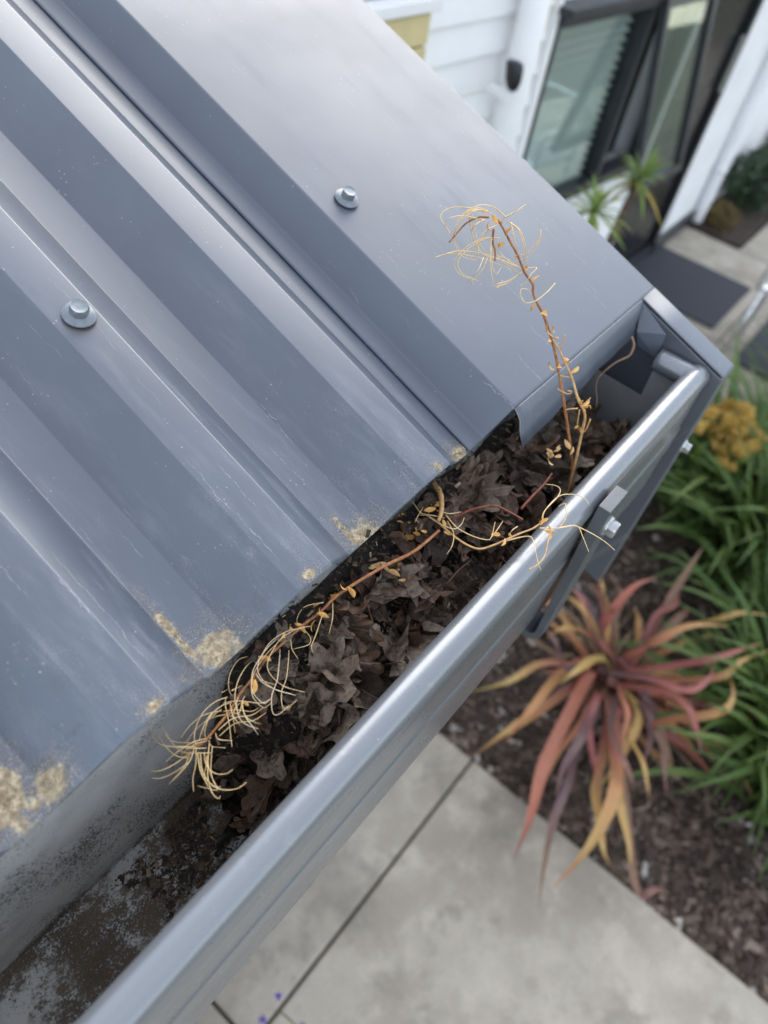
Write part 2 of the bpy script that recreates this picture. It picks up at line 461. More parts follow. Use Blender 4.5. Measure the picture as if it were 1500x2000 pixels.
o = obj('folded_tab', mesh('folded_tab', [roof(0.3045, -0.001, -0.001), (0.3048, -0.034, -0.020), (0.3030, -0.036, -0.046), (0.2985, -0.016, -0.040), (0.2960, -0.010, -0.026)], [(0, 1, 2, 3, 4)], [m_flash], False), shed)
md = o.modifiers.new('thickness', 'SOLIDIFY'); md.thickness = 0.0008
# barge board under the tongue
tt = math.tan(TH)
y1b = 0.75
pf = [(-0.0975, -0.0975 * tt - 0.0028), (y1b, y1b * tt - 0.0028), (y1b, -0.36 + (y1b + 0.0975) * tt * 0.9), (-0.0975, -0.36)]
def prism_x(name, poly, x0, x1, mat, parent, bev=0.0, wc=True):
    bm = bmesh.new()
    a = [bm.verts.new((x0, y, z)) for (y, z) in poly]; b = [bm.verts.new((x1, y, z)) for (y, z) in poly]
    bm.faces.new(a); bm.faces.new(b[::-1])
    for i in range(len(poly)):
        j = (i + 1) % len(poly); bm.faces.new((a[j], a[i], b[i], b[j]))
    bmesh.ops.recalc_face_normals(bm, faces=bm.faces)
    if bev: bmesh.ops.bevel(bm, geom=list(bm.edges), offset=bev, segments=2, profile=0.5, affect='EDGES')
    me = bpy.data.meshes.new(name); bm.to_mesh(me); bm.free(); me.materials.append(mat)
    return obj(name, me, parent, wc)
bb = prism_x('barge_board', pf, 0.3058, 0.3315, m_barge, shed, 0.0012)
def hexbolt(name, c, axis, r, hgt, flange, fh, mat, parent, wc=True, dish=True):
    axis = Vector(axis).normalized(); u = axis.orthogonal().normalized(); w = axis.cross(u); V = []; F = []
    def ringpts(rad, h, n):
        i0 = len(V)
        for k in range(n):
            a = 2 * math.pi * k / n + 0.3
            V.append(Vector(c) + (u * math.cos(a) + w * math.sin(a)) * rad + axis * h)
        return list(range(i0, i0 + n))
    n = 24
    def hexr(a, rr):
        a = (a + 0.3) % (math.pi / 3)
        return rr * math.cos(math.pi / 6) / math.cos(a - math.pi / 6)
    def hexring(rr, h):
        i0 = len(V)
        for k in range(n):
            a = 2 * math.pi * k / n
            q = hexr(a, rr)
            V.append(Vector(c) + (u * math.cos(a) + w * math.sin(a)) * q + axis * h)
        return list(range(i0, i0 + n))
    def rr(rad, h):
        i0 = len(V)
        for k in range(n):
            a = 2 * math.pi * k / n
            V.append(Vector(c) + (u * math.cos(a) + w * math.sin(a)) * rad + axis * h)
        return list(range(i0, i0 + n))
    rings = [rr(flange, 0), rr(flange, fh * 0.25), rr(flange * 0.93, fh * 0.5), rr(r * 1.12, fh), hexring(r, fh * 1.02), hexring(r, fh + hgt * 0.82),
             rr(r * 0.84, fh + hgt), rr(r * 0.72, fh + hgt * (0.93 if dish else 1.0)), rr(r * 0.25, fh + hgt * (0.92 if dish else 1.02))]
    for a, b in zip(rings[:-1], rings[1:]):
        for k in range(n):
            F.append((a[k], a[(k + 1) % n], b[(k + 1) % n], b[k]))
    F.append(tuple(rings[-1])); F.append(tuple(rings[0][::-1]))
    return sharp(obj(name, mesh(name, V, F, [mat]), parent, wc), 32)
hexbolt('bolt', (0.3185, -0.0975, -0.128), (0, -1, 0), 0.0058, 0.006, 0.0075, 0.0015, m_zinc, bb, False)
for (x, s, h) in ((-0.1315, 0.2155, 0.0), (0.1105, 0.213, 0.0012), (-0.3715, 0.2155, 0.0)):
    sc_ = hexbolt('roofing_screw', roof(x, s, h + 0.0016), NR, 0.0060, 0.0048, 0.0102, 0.0030, m_screw, shed)
    V, F = tube_data([roof(x, s, h - 0.0005), roof(x, s, h + 0.0016)], 0.0097, 24)
    obj('sealing_washer', mesh('sealing_washer', V, F, [m_rubber]), sc_, False)
# structure below the roof
m_wall = simple('shed_cladding', (0.16, 0.17, 0.185), 0.5)
obj('fascia_board', box_me('fascia_board', (-1.0, 0.021, -0.21), (0.3045, 0.045, -0.022), m_dark), shed)
obj('wall', box_me('wall', (-1.0, 0.20, GZ), (0.26, 0.24, 0.02), m_wall), shed)
obj('wall', box_me('wall', (0.22, 0.25, GZ), (0.27, 0.70, 0.04), m_wall), shed)
obj('post', box_me('post', (-0.375, -0.062, GZ), (-0.312, 0.0, -0.188), m_post, 0.003), shed)
# sand grains washed down into the pans
V = []; F = []
for (x0, s0, rx, rs) in SPOTS:
    for _ in range(int(30 + 0.9e6 * rx * rs)):
        a = random.uniform(0, 6.28); q = abs(random.gauss(0, 0.62))
        x = x0 + rx * q * math.cos(a); s = s0 + rs * q * math.sin(a)
        if s < 0.0008: continue
        xr = ((x + 0.0635) % 0.12)          # height of the profile here
        if x > 0.0285: h = -HR
        elif xr < 0.0355: h = -HR * (1 - xr / 0.0355)
        elif xr < 0.0635: h = 0
        elif xr < 0.092: h = -HR * (xr - 0.0635) / 0.0285
        else: h = -HR
        if x0 > 0.03 and x > 0.0435: continue
        g = random.uniform(0.00022, 0.00062); p = roof(x, s, h + g * 0.35); b = len(V)
        for d in ((1, 0, -0.5), (-0.5, 0.87, -0.5), (-0.5, -0.87, -0.5), (0.1, 0, 0.9)):
            V.append(p + Vector(d) * g * random.uniform(0.7, 1.3))
        F += [(b, b + 1, b + 3), (b + 1, b + 2, b + 3), (b + 2, b, b + 3)]
m_sand = simple('sand_grain', (0.42, 0.34, 0.22), 0.9, 0, 0.5, 700)
tag(obj('sand_grains', mesh('sand_grains', V, F, [m_sand], False), shed), kind='stuff')

# ------------------------------------------------------------------ gutter
gut = thing('gutter', 'grey metal box gutter with rolled rim along the shed eave', 'gutter', (-0.3, -0.035, -0.186))
cy, cz, cr = -0.0768, -0.0415, 0.0112
outer = []
for k in range(17):
    a = R(-55 + 255 * k / 16)
    outer.append((cy + cr * math.cos(a), cz + cr * 1.05 * math.sin(a)))
body = rounded([(-0.0868, -0.0475), (-0.0858, -0.0535), (-0.0868, -0.060), (-0.0868, -0.098), (-0.0882, -0.1005), (-0.0882, -0.128), (-0.0866, -0.131),
                (-0.0866, -0.186), (0.0170, -0.186), (0.0170, -0.028)], 0.0022, 3)
inner = rounded([(0.0157, -0.028), (0.0157, -0.1775), (0.009, -0.1846), (-0.0852, -0.1846), (-0.0852, -0.056), (-0.080, -0.052), (-0.0712, -0.0515)], 0.003, 3)
outer += [(p[0], p[1]) for p in body]
nout = len(outer)
loop = outer + [(p[0], p[1]) for p in inner]
xs = [-1.05 + (0.3035 + 1.05) * i / 140 for i in range(141)]
V = []; F = []; MI = []
m = len(loop)
for x in xs:
    wob = 0.0005 * mnoise.noise((x * 6, 0.5, 0.2)) + 0.00025 * mnoise.noise((x * 31, 2.5, 0.2)); wz = 0.0005 * mnoise.noise((x * 5, 4.5, 0.2)) + 0.0002 * mnoise.noise((x * 27, 6.5, 0.2))
    for (y, z) in loop:
        V.append((x, y + wob, z + wz))
for i in range(len(xs) - 1):
    for k in range(m):
        k2 = (k + 1) % m
        F.append((i * m + k, (i + 1) * m + k, (i + 1) * m + k2, i * m + k2)); MI.append(0 if k < nout else 1)
F.append(tuple(range(m))); F.append(tuple(range((len(xs) - 1) * m, len(xs) * m))[::-1]); MI += [0, 0]
me = mesh('trough', V, F, [m_gut, m_gin]); me.polygons.foreach_set('material_index', MI)
bmt = bmesh.new(); bmt.from_mesh(me); bmesh.ops.recalc_face_normals(bmt, faces=bmt.faces); bmt.to_mesh(me); bmt.free()
sharp(obj('trough', me, gut), 40)
cap = prism_x('end_cap', [(-0.085, -0.1835), (0.0154, -0.1835), (0.0154, -0.087), (-0.0395, -0.0885), (-0.0385, -0.040), (-0.072, -0.040), (-0.0848, -0.05)], 0.3005, 0.3020, m_gplain, gut)
V, F = tube_data([Vector((0.2945, y, -0.0405)) for y in (-0.0385, -0.045, -0.055, -0.0675, -0.078)], 0.0108, 24, False)
o = obj('rolled_rim', mesh('rolled_rim', V, F, [m_gut]), cap, False)
md = o.modifiers.new('thickness', 'SOLIDIFY'); md.thickness = 0.001; md.offset = -1
yo, yi = -0.0985, -0.0892
yo, yi = -0.0995, -0.0930
bk = [(-0.0895, -0.060), (-0.0895, -0.029), (yo, -0.029)]
bk += [(yo + 0.016 * (1 - math.cos(a)), -0.203 - 0.016 * math.sin(a)) for a in [R(90 * k / 6) for k in range(7)]]
bk += [(-0.05, -0.219), (-0.05, -0.2098)]
bk += [(yi + 0.008 * (1 - math.cos(a)), -0.202 - 0.0078 * math.sin(a)) for a in [R(90 - 90 * k / 5) for k in range(6)]]
brk = prism_x('bracket', bk, 0.074, 0.1035, m_bracket, gut, 0.0006)
hexbolt('bolt', (0.0890, -0.0995, -0.0560), (0, -1, 0), 0.0072, 0.0062, 0.0088, 0.0022, m_zinc, brk, False)

# ------------------------------------------------------------------ what has washed into the gutter
def litter_h(x, y):
    e = x + 0.012 * mnoise.noise((y * 60, 3.1, 0)) + 0.25 * (y + 0.03)
    f = max(0.0, min(1, (e + 0.225) / 0.055)); f = f * f * (3 - 2 * f)
    g = max(0.0, min(1, (0.30 - x) / 0.16))
    back = max(0.0, min(1, (y + 0.08) / 0.09))
    return -0.1835 + (0.050 + g * (0.020 + 0.075 * back ** 1.6)) * f + 0.010 * mnoise.noise((x * 22, y * 22, 0)) * f - 0.012 * (1 - f)
V = []; F = []; nx, ny = 90, 18
for i in range(nx + 1):
    for j in range(ny + 1):
        x = -0.25 + 0.55 * i / nx; y = -0.0845 + 0.0995 * j / ny
        V.append((x, y, litter_h(x, y) - 0.006))
for i in range(nx):
    for j in range(ny):
        a = i * (ny + 1) + j; F.append((a, a + ny + 1, a + ny + 2, a + 1))
m_muck = simple('rotted_leaf_muck', (0.026, 0.017, 0.011), 0.6, 0, 0.6, 220, 1.0, 0.006)
lit = obj('leaf_litter', mesh('leaf_litter', V, F, [m_muck]))
tag(lit, 'brown rotting leaf litter packed into the far half of the gutter', 'leaf litter')

def leaf_mat():
    M = Mat('dead_leaf'); c = M.coord()
    rnd = M.n('ObjectInfo').outputs['Random']
    cr_ = M.n('ValToRGB', {0: rnd})
    el = cr_.color_ramp.elements
    el[0].position = 0.0; el[0].color = (0.040, 0.026, 0.017, 1)
    el[1].position = 1.0; el[1].color = (0.15, 0.075, 0.038, 1)
    for p, col in ((0.25, (0.085, 0.056, 0.038, 1)), (0.5, (0.15, 0.105, 0.075, 1)), (0.72, (0.30, 0.235, 0.175, 1)), (0.86, (0.12, 0.062, 0.036, 1))):
        e = cr_.color_ramp.elements.new(p); e.color = col
    nz = M.noise(c, 5, 6, 0.7)
    col = M.mix(M.ramp(nz, 0.38, 0.72), cr_.outputs[0], (0.035, 0.024, 0.017))
    sp_ = M.n('SeparateXYZ', {0: c}); ay = M.math('ABSOLUTE', sp_.outputs[1])
    mid = M.ramp(ay, 0.012, 0.035, 1, 0)
    fr_ = M.math('FRACT', M.math('MULTIPLY', M.math('MULTIPLY_ADD', ay, -0.9, sp_.outputs[0]), 3.6))
    side = M.ramp(M.math('ABSOLUTE', M.math('SUBTRACT', fr_, 0.5)), 0.0, 0.06, 0.7, 0)
    vein = M.math('MAXIMUM', mid, side)
    col = M.mix(M.math('MULTIPLY', vein, 0.35), col, (0.30, 0.23, 0.17))
    return M.bsdf(col, M.ramp(nz, 0.3, 0.7, 0.5, 0.8), 0, M.math('ADD', nz, M.math('MULTIPLY', vein, -0.3)), 0.7, 0.0015)
m_leaf = leaf_mat()
def leaf_mesh(i):
    rg = random.Random(100 + i)
    lobes = rg.choice((5, 6, 7)); na, nr = 36, 5
    V = [Vector((0, 0, 0))]; F = []
    depth = rg.uniform(0.22, 0.42); el = rg.uniform(0.55, 0.85)
    curl = rg.uniform(0.4, 1.3) * rg.choice((-1, 1)); ph = rg.uniform(0, 6)
    for r_ in range(1, nr + 1):
        for k in range(na):
            a = 2 * math.pi * k / na
            w = abs(math.cos(a * lobes / 2 + ph))
            rad = (1 - depth * (1 - w) ** 0.8 - 0.12 * rg.random() * (r_ == nr)) * r_ / nr
            if abs(a - math.pi) < 0.2: rad *= 0.7
            x = rad * math.cos(a); y = rad * math.sin(a) * el
            z = curl * y * y * 0.9 + 0.35 * curl * x * x * math.copysign(1, x * curl) + 0.22 * mnoise.noise((x * 2.2 + i * 7, y * 2.2, ph)) + 0.09 * mnoise.noise((x * 6, y * 6 + i, ph))
            V.append(Vector((x, y, z)))
    for k in range(na):
        F.append((0, 1 + k, 1 + (k + 1) % na))
    for r_ in range(nr - 1):
        for k in range(na):
            a = 1 + r_ * na + k; b = 1 + r_ * na + (k + 1) % na
            F.append((a, a + na, b + na, b))
    return mesh('leaf', V, F, [m_leaf])
LM = [leaf_mesh(i) for i in range(16)]
for i in range(298):
    x = random.uniform(-0.205, 0.29) if 60 < i < 240 else (random.uniform(-0.15, 0.12) if i <= 60 else random.uniform(-0.232, -0.15))
    sz = random.choice((0.010, 0.013, 0.016, 0.020, 0.024, 0.029)) * random.uniform(0.85, 1.15) * (1.0 if x > -0.17 else 0.7)
    y = random.uniform(-0.083 + sz, 0.012 - sz * 0.45)
    if y > 0.0 or x > 0.29 - sz: x = min(x, 0.29 - sz)
    o = bpy.data.objects.new('leaf', LM[(i * 7) % 16]); link(o, lit)
    lay = i / 298 if i < 240 else 0.3
    o.location = (x, y, litter_h(x, y) - 0.002 + 0.013 * lay + 0.004 * random.random())
    o.rotation_euler = (random.gauss(0, 0.5) + 0.35, random.gauss(0, 0.55), random.uniform(0, 6.28))
    o.scale = (sz, sz * random.uniform(0.65, 1.0), sz * random.uniform(0.75, 1.4))
m_bits = [simple('bit_dark', (0.022, 0.015, 0.010), 0.8), simple('bit_brown', (0.09, 0.055, 0.032), 0.85), simple('bit_pale', (0.24, 0.18, 0.12), 0.85)]
V, F, MI = [], [], []
for _ in range(17000):                      # crumbs, needles and rotted scraps washed out along the floor
    x = -0.20 - abs(random.gauss(0, 0.055)) if random.random() < 0.5 else random.uniform(-0.22, 0.28)
    y = random.uniform(-0.082, 0.012)
    if x < -0.20 and mnoise.noise((x * 30, y * 30, 2.0)) < -0.05 + 3.0 * max(0, -0.24 - x): continue
    z = max(-0.1842, litter_h(x, y) - 0.004) + random.uniform(0, 0.0012 if x < -0.2 else 0.016)
    l = random.choice((0.0005, 0.0007, 0.0011, 0.0026)) * random.uniform(.6, 1.3); w = l * random.uniform(.12, .6)
    rot = Matrix.Rotation(random.uniform(0, 6.28), 3, 'Z') @ Matrix.Rotation(random.gauss(0, .4), 3, 'X') @ Matrix.Rotation(random.gauss(0, .3), 3, 'Y')
    b = len(V); mi = random.choices((0, 1, 2), weights=(6, 3, .6))[0]
    for d in ((-1, -.8, 0), (1, -1, 0), (.7, 1, 0), (-.9, .8, 0), (0, 0, .5)):
        V.append(Vector((x, y, z)) + rot @ Vector((d[0] * l, d[1] * w, d[2] * w)))
    F += [(b, b + 1, b + 4), (b + 1, b + 2, b + 4), (b + 2, b + 3, b + 4), (b + 3, b, b + 4)]; MI += [mi] * 4
me = mesh('debris', V, F, m_bits, False); me.polygons.foreach_set('material_index', MI)
tag(obj('debris', me, lit), kind='stuff')
m_tw = simple('litter_twig', (0.12, 0.065, 0.035), 0.8)
for _ in range(16):
    x = random.uniform(-0.16, 0.24); y = random.uniform(-0.06, 0.0); a = random.gauss(0.3, 0.8); l = random.uniform(.02, .05)
    P = [Vector((x + l * t * math.cos(a), max(-.078, min(.01, y + l * t * math.sin(a))), litter_h(x, y) + 0.012 + 0.004 * math.sin(t * 4 + a))) for t in (0, .35, .7, 1)]
    tube('twig', P, .0008, .0004, m_tw, lit, 5, 3, False)
# a little standing water at the edge of the litter
def water_mat():
    M = Mat('stagnant_water')
    return M.bsdf((0.012, 0.010, 0.008), 0.06, 0, M.noise(M.coord(), 60, 2), 0.08, 0.002)
V = [(-0.215, -0.05, -0.1832)]; F = []
for k in range(40):
    a = 2 * math.pi * k / 40
    q = 1 + 0.9 * mnoise.noise((math.cos(a) * 1.7, math.sin(a) * 1.7, 8.2))
    V.append((-0.215 + 0.036 * q * math.cos(a), max(-0.0835, min(0.0, -0.05 + 0.026 * q * math.sin(a))), -0.1832))
for k in range(40): F.append((0, 1 + k, 1 + (k + 1) % 40))
tag(obj('puddle', mesh('puddle', V, F, [water_mat()])), 'dark stagnant puddle on the gutter floor beside the leaf litter', 'water', kind='stuff')
m_white = simple('white_fleck', (0.8, 0.8, 0.78), 0.6)
p = at_z(651, 1203, -0.062)
tag(obj('white_fleck', mesh('white_fleck', [p + Vector(v) * 0.0028 for v in ((-1, -0.4, 0), (0.2, -0.9, 0.1), (0.9, 0.1, 0), (0.3, 0.8, 0.2), (-0.6, 0.7, 0), (0, 0, 0.7))],
    [(0, 1, 5), (1, 2, 5), (2, 3, 5), (3, 4, 5), (4, 0, 5)], [m_white])), 'tiny white fleck lying on the dark leaf litter', 'fleck')

# ------------------------------------------------------------------ dried weeds
def straw(name, a, b, rough=0.55):
    M = Mat(name); c = M.coord()
    nz = M.noise(c, 260, 3)
    col = M.mix(M.ramp(nz, 0.3, 0.7), a, b)
    return M.bsdf(col, rough, 0, nz, 0.3, 0.0003, 0.4)
m_stem = straw('weed_stem', (0.24, 0.085, 0.035), (0.40, 0.18, 0.07))
m_stem2 = straw('weed_stem_pale', (0.45, 0.25, 0.10), (0.60, 0.38, 0.17))
m_red = straw('weed_stem_red', (0.13, 0.03, 0.018), (0.22, 0.06, 0.03))
m_tend = straw('weed_tendril', (0.68, 0.46, 0.20), (0.80, 0.60, 0.33))
m_tend2 = straw('weed_tendril_white', (0.62, 0.46, 0.28), (0.74, 0.60, 0.42))
m_husk = straw('weed_husk', (0.62, 0.30, 0.07), (0.80, 0.48, 0.16))

def husk(parent, p, size, wc=True, mat=None):
    rg = random
    V = []; F = []
    size *= 0.66
    d = Vector((rg.gauss(0, 1), rg.gauss(0, 1), rg.gauss(0, 1))).normalized()
    u = d.orthogonal().normalized(); w = d.cross(u)
    n = 7
    for i in range(n + 1):
        t = i / n; wd = math.sin(math.pi * min(1, t * 0.93 + 0.05)) ** 0.8 * 0.20
        q = p + d * size * (t - 0.3) + w * size * 0.35 * math.sin(t * 2.6) * 0.8
        V += [q - u * size * wd + w * size * 0.14 * wd, q + w * size * -0.15 * wd * 2, q + u * size * wd + w * size * 0.2 * wd]
    for i in range(n):
        for k in range(2):
            a = i * 3 + k; F.append((a, a + 1, a + 4, a + 3))
    return obj('dry_leaf', mesh('dry_leaf', V, F, [mat or m_husk]), parent, wc)

# 1: tall weed. picture points are turned into places along its lean towards the path side
def w1(pt, lift=0.0):
    px = 820 + pt[0] * 0.3; py = 360 + pt[1] * 0.3
    t = max(0.0, min(1.0, (pt[1] - 200) / 1780))
    d = 0.525 + 0.050 * t if t < 0.7 else 0.560 + (t - 0.7) * 0.22
    return at_d(px, py, d + lift)
base = w1((985, 1960))
weed1 = thing('dried_weed', 'tall dried weed standing up from the gutter beside the flashing corner', 'weed', base)
tube('stem', [w1(p) for p in ((985, 2000), (990, 1800), (965, 1600), (940, 1430), (905, 1220), (870, 1050), (830, 920), (800, 840), (740, 720), (735, 650), (680, 570), (640, 470), (575, 350), (520, 250), (480, 205))],
     0.00125, 0.0007, m_stem, weed1, 7, 5, wob=0.10)
tube('stem', [w1(p, -0.004) for p in ((965, 2020), (1050, 1640), (1075, 1500), (1030, 1400), (990, 1260), (930, 1130), (910, 1080), (865, 1010))], 0.0012, 0.0006, m_stem2, weed1, 7, 5, wob=0.12)
TEND1 = [
 [(440,185),(330,155),(220,150),(150,180),(140,230),(200,315)], [(440,180),(370,165),(290,195),(240,260),(225,320),(215,350)],
 [(560,215),(500,160),(430,135),(360,145),(280,200),(230,290),(230,390),(280,470),(380,497)], [(560,215),(620,180),(690,130)],
 [(590,250),(650,300),(685,390),(690,470),(670,540)], [(320,200),(330,280),(360,380),(420,460),(520,490),(640,540)],
 [(500,270),(430,300),(380,380),(372,470)], [(520,350),(440,355),(340,400),(260,480),(250,540),(290,590),(380,628)],
 [(170,455),(250,435),(380,445),(500,480),(600,520),(660,548)], [(480,350),(460,470),(470,600),(500,675),(540,625)],
 [(440,480),(400,570),(330,650)], [(500,650),(570,630),(640,590),(690,550)], [(790,295),(770,370),(710,440),(640,465)],
 [(510,370),(520,440),(580,500),(650,540)], [(700,545),(760,545),(720,590),(690,640),(655,665)],
 [(880,645),(830,700),(760,755),(690,770),(655,720),(665,680),(710,690),(740,730)], [(420,230),(360,265),(335,310)], [(595,250),(610,330),(630,410),(630,440)]]
for i, T in enumerate(TEND1):
    n_ = len(T); a = random.uniform(-0.012, 0.012)
    tube('tendril', [w1(p, a * math.sin(math.pi * k / (n_ - 1)) + 0.003 * math.sin(i + k)) for k, p in enumerate(T)], 0.00045, 0.00020, m_tend, weed1, 6, 6)
for i, T in enumerate(TEND1[:14]):
    ox, oy = random.gauss(0, 22), random.gauss(0, 22); n_ = len(T); a = random.uniform(-0.014, 0.014); f = random.uniform(0.8, 1.12)
    cxy = T[0] if i % 2 else T[-1]
    tube('tendril', [w1((cxy[0] + (p[0] - cxy[0]) * f + ox, cxy[1] + (p[1] - cxy[1]) * f + oy), a * math.sin(math.pi * k / (n_ - 1))) for k, p in enumerate(T)], 0.00036, 0.00016, m_tend, weed1, 5, 5)
for T in ([(450,215),(380,215),(300,255),(240,320),(190,378)], [(480,290),(475,380),(490,430),(488,500)]):
    tube('tendril', [w1(p, -0.004) for p in T], 0.0008, 0.0005, m_stem, weed1, 6, 5)
for T in ([(1030,1460),(985,1462),(945,1470)], [(1040,1470),(1025,1580),(1060,1600)], [(1110,1530),(1080,1600),(1060,1615)], [(1060,1430),(1090,1415),(1112,1388)], [(945,980),(935,1030),(915,1080)],
          [(905,1005),(880,1000),(870,1050)], [(895,1330),(960,1365),(990,1350),(960,1345)], [(910,1245),(985,1260)], [(1060,1440),(1040,1400),(1035,1385)], [(1065,1450),(1105,1440),(1112,1460)], [(930,1130),(960,1165),(985,1155)]):
    tube('twiglet', [w1(p, -0.002) for p in T], 0.0006, 0.0004, m_stem2, weed1, 5, 4)
for (x, y, s) in ((480,215,.011),(455,255,.010),(595,300,.014),(545,262,.010),(545,395,.012),(640,465,.009),(680,545,.010),(690,550,.008),(770,612,.012),(812,845,.014),(735,820,.013),(860,965,.016),(838,1012,.011),(890,1180,.018),(870,1190,.014),
                  (955,1140,.011),(995,1215,.012),(1070,1430,.012),(1058,1440,.012),(1080,1445,.010),(1062,1602,.012),(1030,1580,.008),(880,930,.010)):
    husk(weed1, w1((x, y), -0.003), s)

# 2: weed lying along the gutter towards the camera
def w2(pt, lift=0.0):
    px = 280 + pt[0] / 3.409; py = 1080 + pt[1] / 3.409
    t = max(0.0, min(1.0, pt[0] / 1950))
    return at_z(px, py, -0.046 + 0.010 * min(1, t * 2) + lift)
weed2 = thing('dried_weed', 'dried weed lying along the gutter with tendrils splayed over the stained floor', 'weed', w2((1950, -140)))
tube('stem', [w2(p) for p in ((1970,-150),(1800,-10),(1600,90),(1400,210),(1280,290),(1180,390),(1050,490),(930,600),(820,700),(740,820),(650,930),(570,1060),(480,1170),(400,1260),(350,1290))], 0.0012, 0.0007, m_stem, weed2, 7, 5, wob=0.12)
TEND2 = [
 [(1060,500),(960,520),(860,580),(800,660),(760,760),(790,840),(880,910),(1015,948)], [(900,560),(820,640),(740,760),(720,850),(730,930),(800,1000),(850,970)],
 [(800,700),(710,730),(640,830),(610,940),(620,1040),(650,1090)], [(910,640),(905,720),(890,850),(855,950),(860,1060),(900,1075),(970,1015)],
 [(750,800),(790,860),(870,905),(990,940)], [(640,950),(620,1000),(640,1100),(700,1150),(765,1170)], [(650,1000),(680,1090),(730,1160),(765,1210)],
 [(560,960),(480,990),(400,1060),(350,1160),(340,1240),(360,1290)], [(520,1040),(430,1110),(390,1180),(370,1250)], [(550,960),(545,1010),(570,1130),(590,1290)],
 [(350,1290),(250,1290),(130,1280),(70,1230),(45,1160)], [(300,1365),(220,1350),(150,1290),(90,1190)], [(300,1340),(200,1410),(110,1450),(50,1450)],
 [(340,1300),(300,1400),(200,1515)], [(350,1300),(350,1400),(330,1500),(335,1590)], [(440,1260),(430,1380),(430,1500),(460,1600),(500,1635),(512,1618)],
 [(380,1340),(390,1440),(440,1530),(520,1575),(620,1570),(688,1527)], [(1200,330),(1110,345),(1060,370),(1025,430),(1025,480)], [(1260,330),(1260,430),(1235,540)],
 [(1195,400),(1150,540),(1120,620),(1130,665)], [(980,570),(990,640),(1030,705)], [(1060,500),(1110,560),(1100,610),(1000,640)], [(480,1200),(500,1240),(590,1250)],
 [(500,1180),(600,1100),(720,1080),(800,1030)], [(420,1300),(320,1300),(200,1295)], [(520,1050),(400,1080),(310,1150),(250,1230)], [(620,900),(590,915),(660,880)],
 [(530,1000),(640,985),(780,1000),(850,970)], [(450,1230),(330,1260),(220,1330),(150,1390)], [(360,1330),(380,1450),(430,1560),(360,1550)], [(660,980),(640,1060),(600,1060),(640,1000)]]
for i, T in enumerate(TEND2):
    n_ = len(T); a = random.uniform(0.0, 0.010)
    tube('tendril', [w2(p, a * math.sin(math.pi * k / (n_ - 1)) + 0.002 * math.sin(i * 2 + k)) for k, p in enumerate(T)], 0.00034, 0.00016, m_tend2 if i in (0, 1, 3, 4, 5, 6, 27) else m_tend, weed2, 6, 6)
for i, T in enumerate(TEND2[:17] + TEND2[22:]):
    ox, oy = random.gauss(0, 42), random.gauss(0, 42); n_ = len(T); a = random.uniform(-0.004, 0.014); f = random.uniform(0.5, 1.15)
    tube('tendril', [w2((T[0][0] + (p[0] - T[0][0]) * f + ox, T[0][1] + (p[1] - T[0][1]) * f + oy), a * math.sin(math.pi * k / (n_ - 1))) for k, p in enumerate(T)], 0.00028, 0.00014, m_tend, weed2, 5, 5)
for (x, y, s) in ((1370,245,.014),(1345,230,.010),(1270,290,.012),(1290,285,.010),(1180,410,.012),(1190,400,.010),(1145,470,.012),(1030,490,.014),(1000,500,.012),(930,545,.010),(735,870,.013),(720,855,.010),(790,700,.012),(1160,350,.009),(665,1000,.008)):
    husk(weed2, w2((x, y), 0.002), s)

# 3: weed trailing out over the rim
def w3(pt, lift=0.0):
    px = 700 + pt[0] * 0.3; py = 850 + pt[1] * 0.3
    t = max(0.0, min(1.0, (pt[0] - 450) / 650))
    return at_z(px, py, -0.045 + 0.023 * t + lift)
weed3 = thing('dried_weed', 'dried weed trailing out of the gutter over the shiny rim near the bracket', 'weed', w3((500, 560)))
tube('stem', [w3(p) for p in ((430,510),(520,570),(600,640),(700,710),(790,740),(880,715),(950,685),(1050,640),(1130,610),(1190,570))], 0.0008, 0.0006, m_stem2, weed3, 6, 5)
tube('stem', [w3(p, -0.006) for p in ((600,560),(700,500),(800,470),(890,460),(980,500),(1070,550))], 0.0010, 0.0008, m_red, weed3, 6, 5)
tube('stem', [w3(p, -0.016) for p in ((1060,480),(1130,400),(1200,330),(1260,250))], 0.0012, 0.0008, m_red, weed3, 6, 5)
tube('stem', [w3(p, 0.004) for p in ((490,310),(525,360),(540,420),(540,500),(520,560))], 0.0022, 0.0016, m_stem2, weed3, 7, 5, wob=0.15)
TEND3 = [[(1195,560),(1215,490),(1290,410),(1315,360),(1290,330),(1220,318)], [(1195,540),(1215,490),(1300,400),(1390,385),(1470,410),(1505,455)],
 [(1180,605),(1300,605),(1420,590),(1460,660),(1500,760)], [(1300,605),(1400,590),(1500,630),(1600,690),(1670,750)], [(1310,600),(1350,540),(1350,460),(1340,445),(1300,465)],
 [(950,690),(1080,660),(1130,670),(1150,740),(1170,830),(1190,882)], [(430,510),(520,570),(620,610),(670,580),(690,535)], [(350,430),(400,500),(430,515)], [(510,490),(590,510),(670,500)],
 [(570,520),(640,600),(740,655),(830,680),(865,665),(890,565)], [(865,665),(900,620),(940,560)], [(580,560),(620,640),(610,720),(575,775)], [(1035,595),(1005,615),(985,640)], [(400,520),(470,520),(560,540)], [(420,470),(380,540),(360,600)]]
for i, T in enumerate(TEND3):
    n_ = len(T)
    tube('tendril', [w3(p, 0.004 * math.sin(math.pi * k / (n_ - 1)) + 0.0015 * math.sin(i + k)) for k, p in enumerate(T)], 0.00045, 0.00020, m_tend, weed3, 6, 6)
tube('tendril', [w3(p, 0.003) for p in ((1240,590),(1255,620),(1235,690),(1215,780),(1170,840),(1110,875))], 0.0006, 0.0005, m_stem2, weed3, 6, 5)
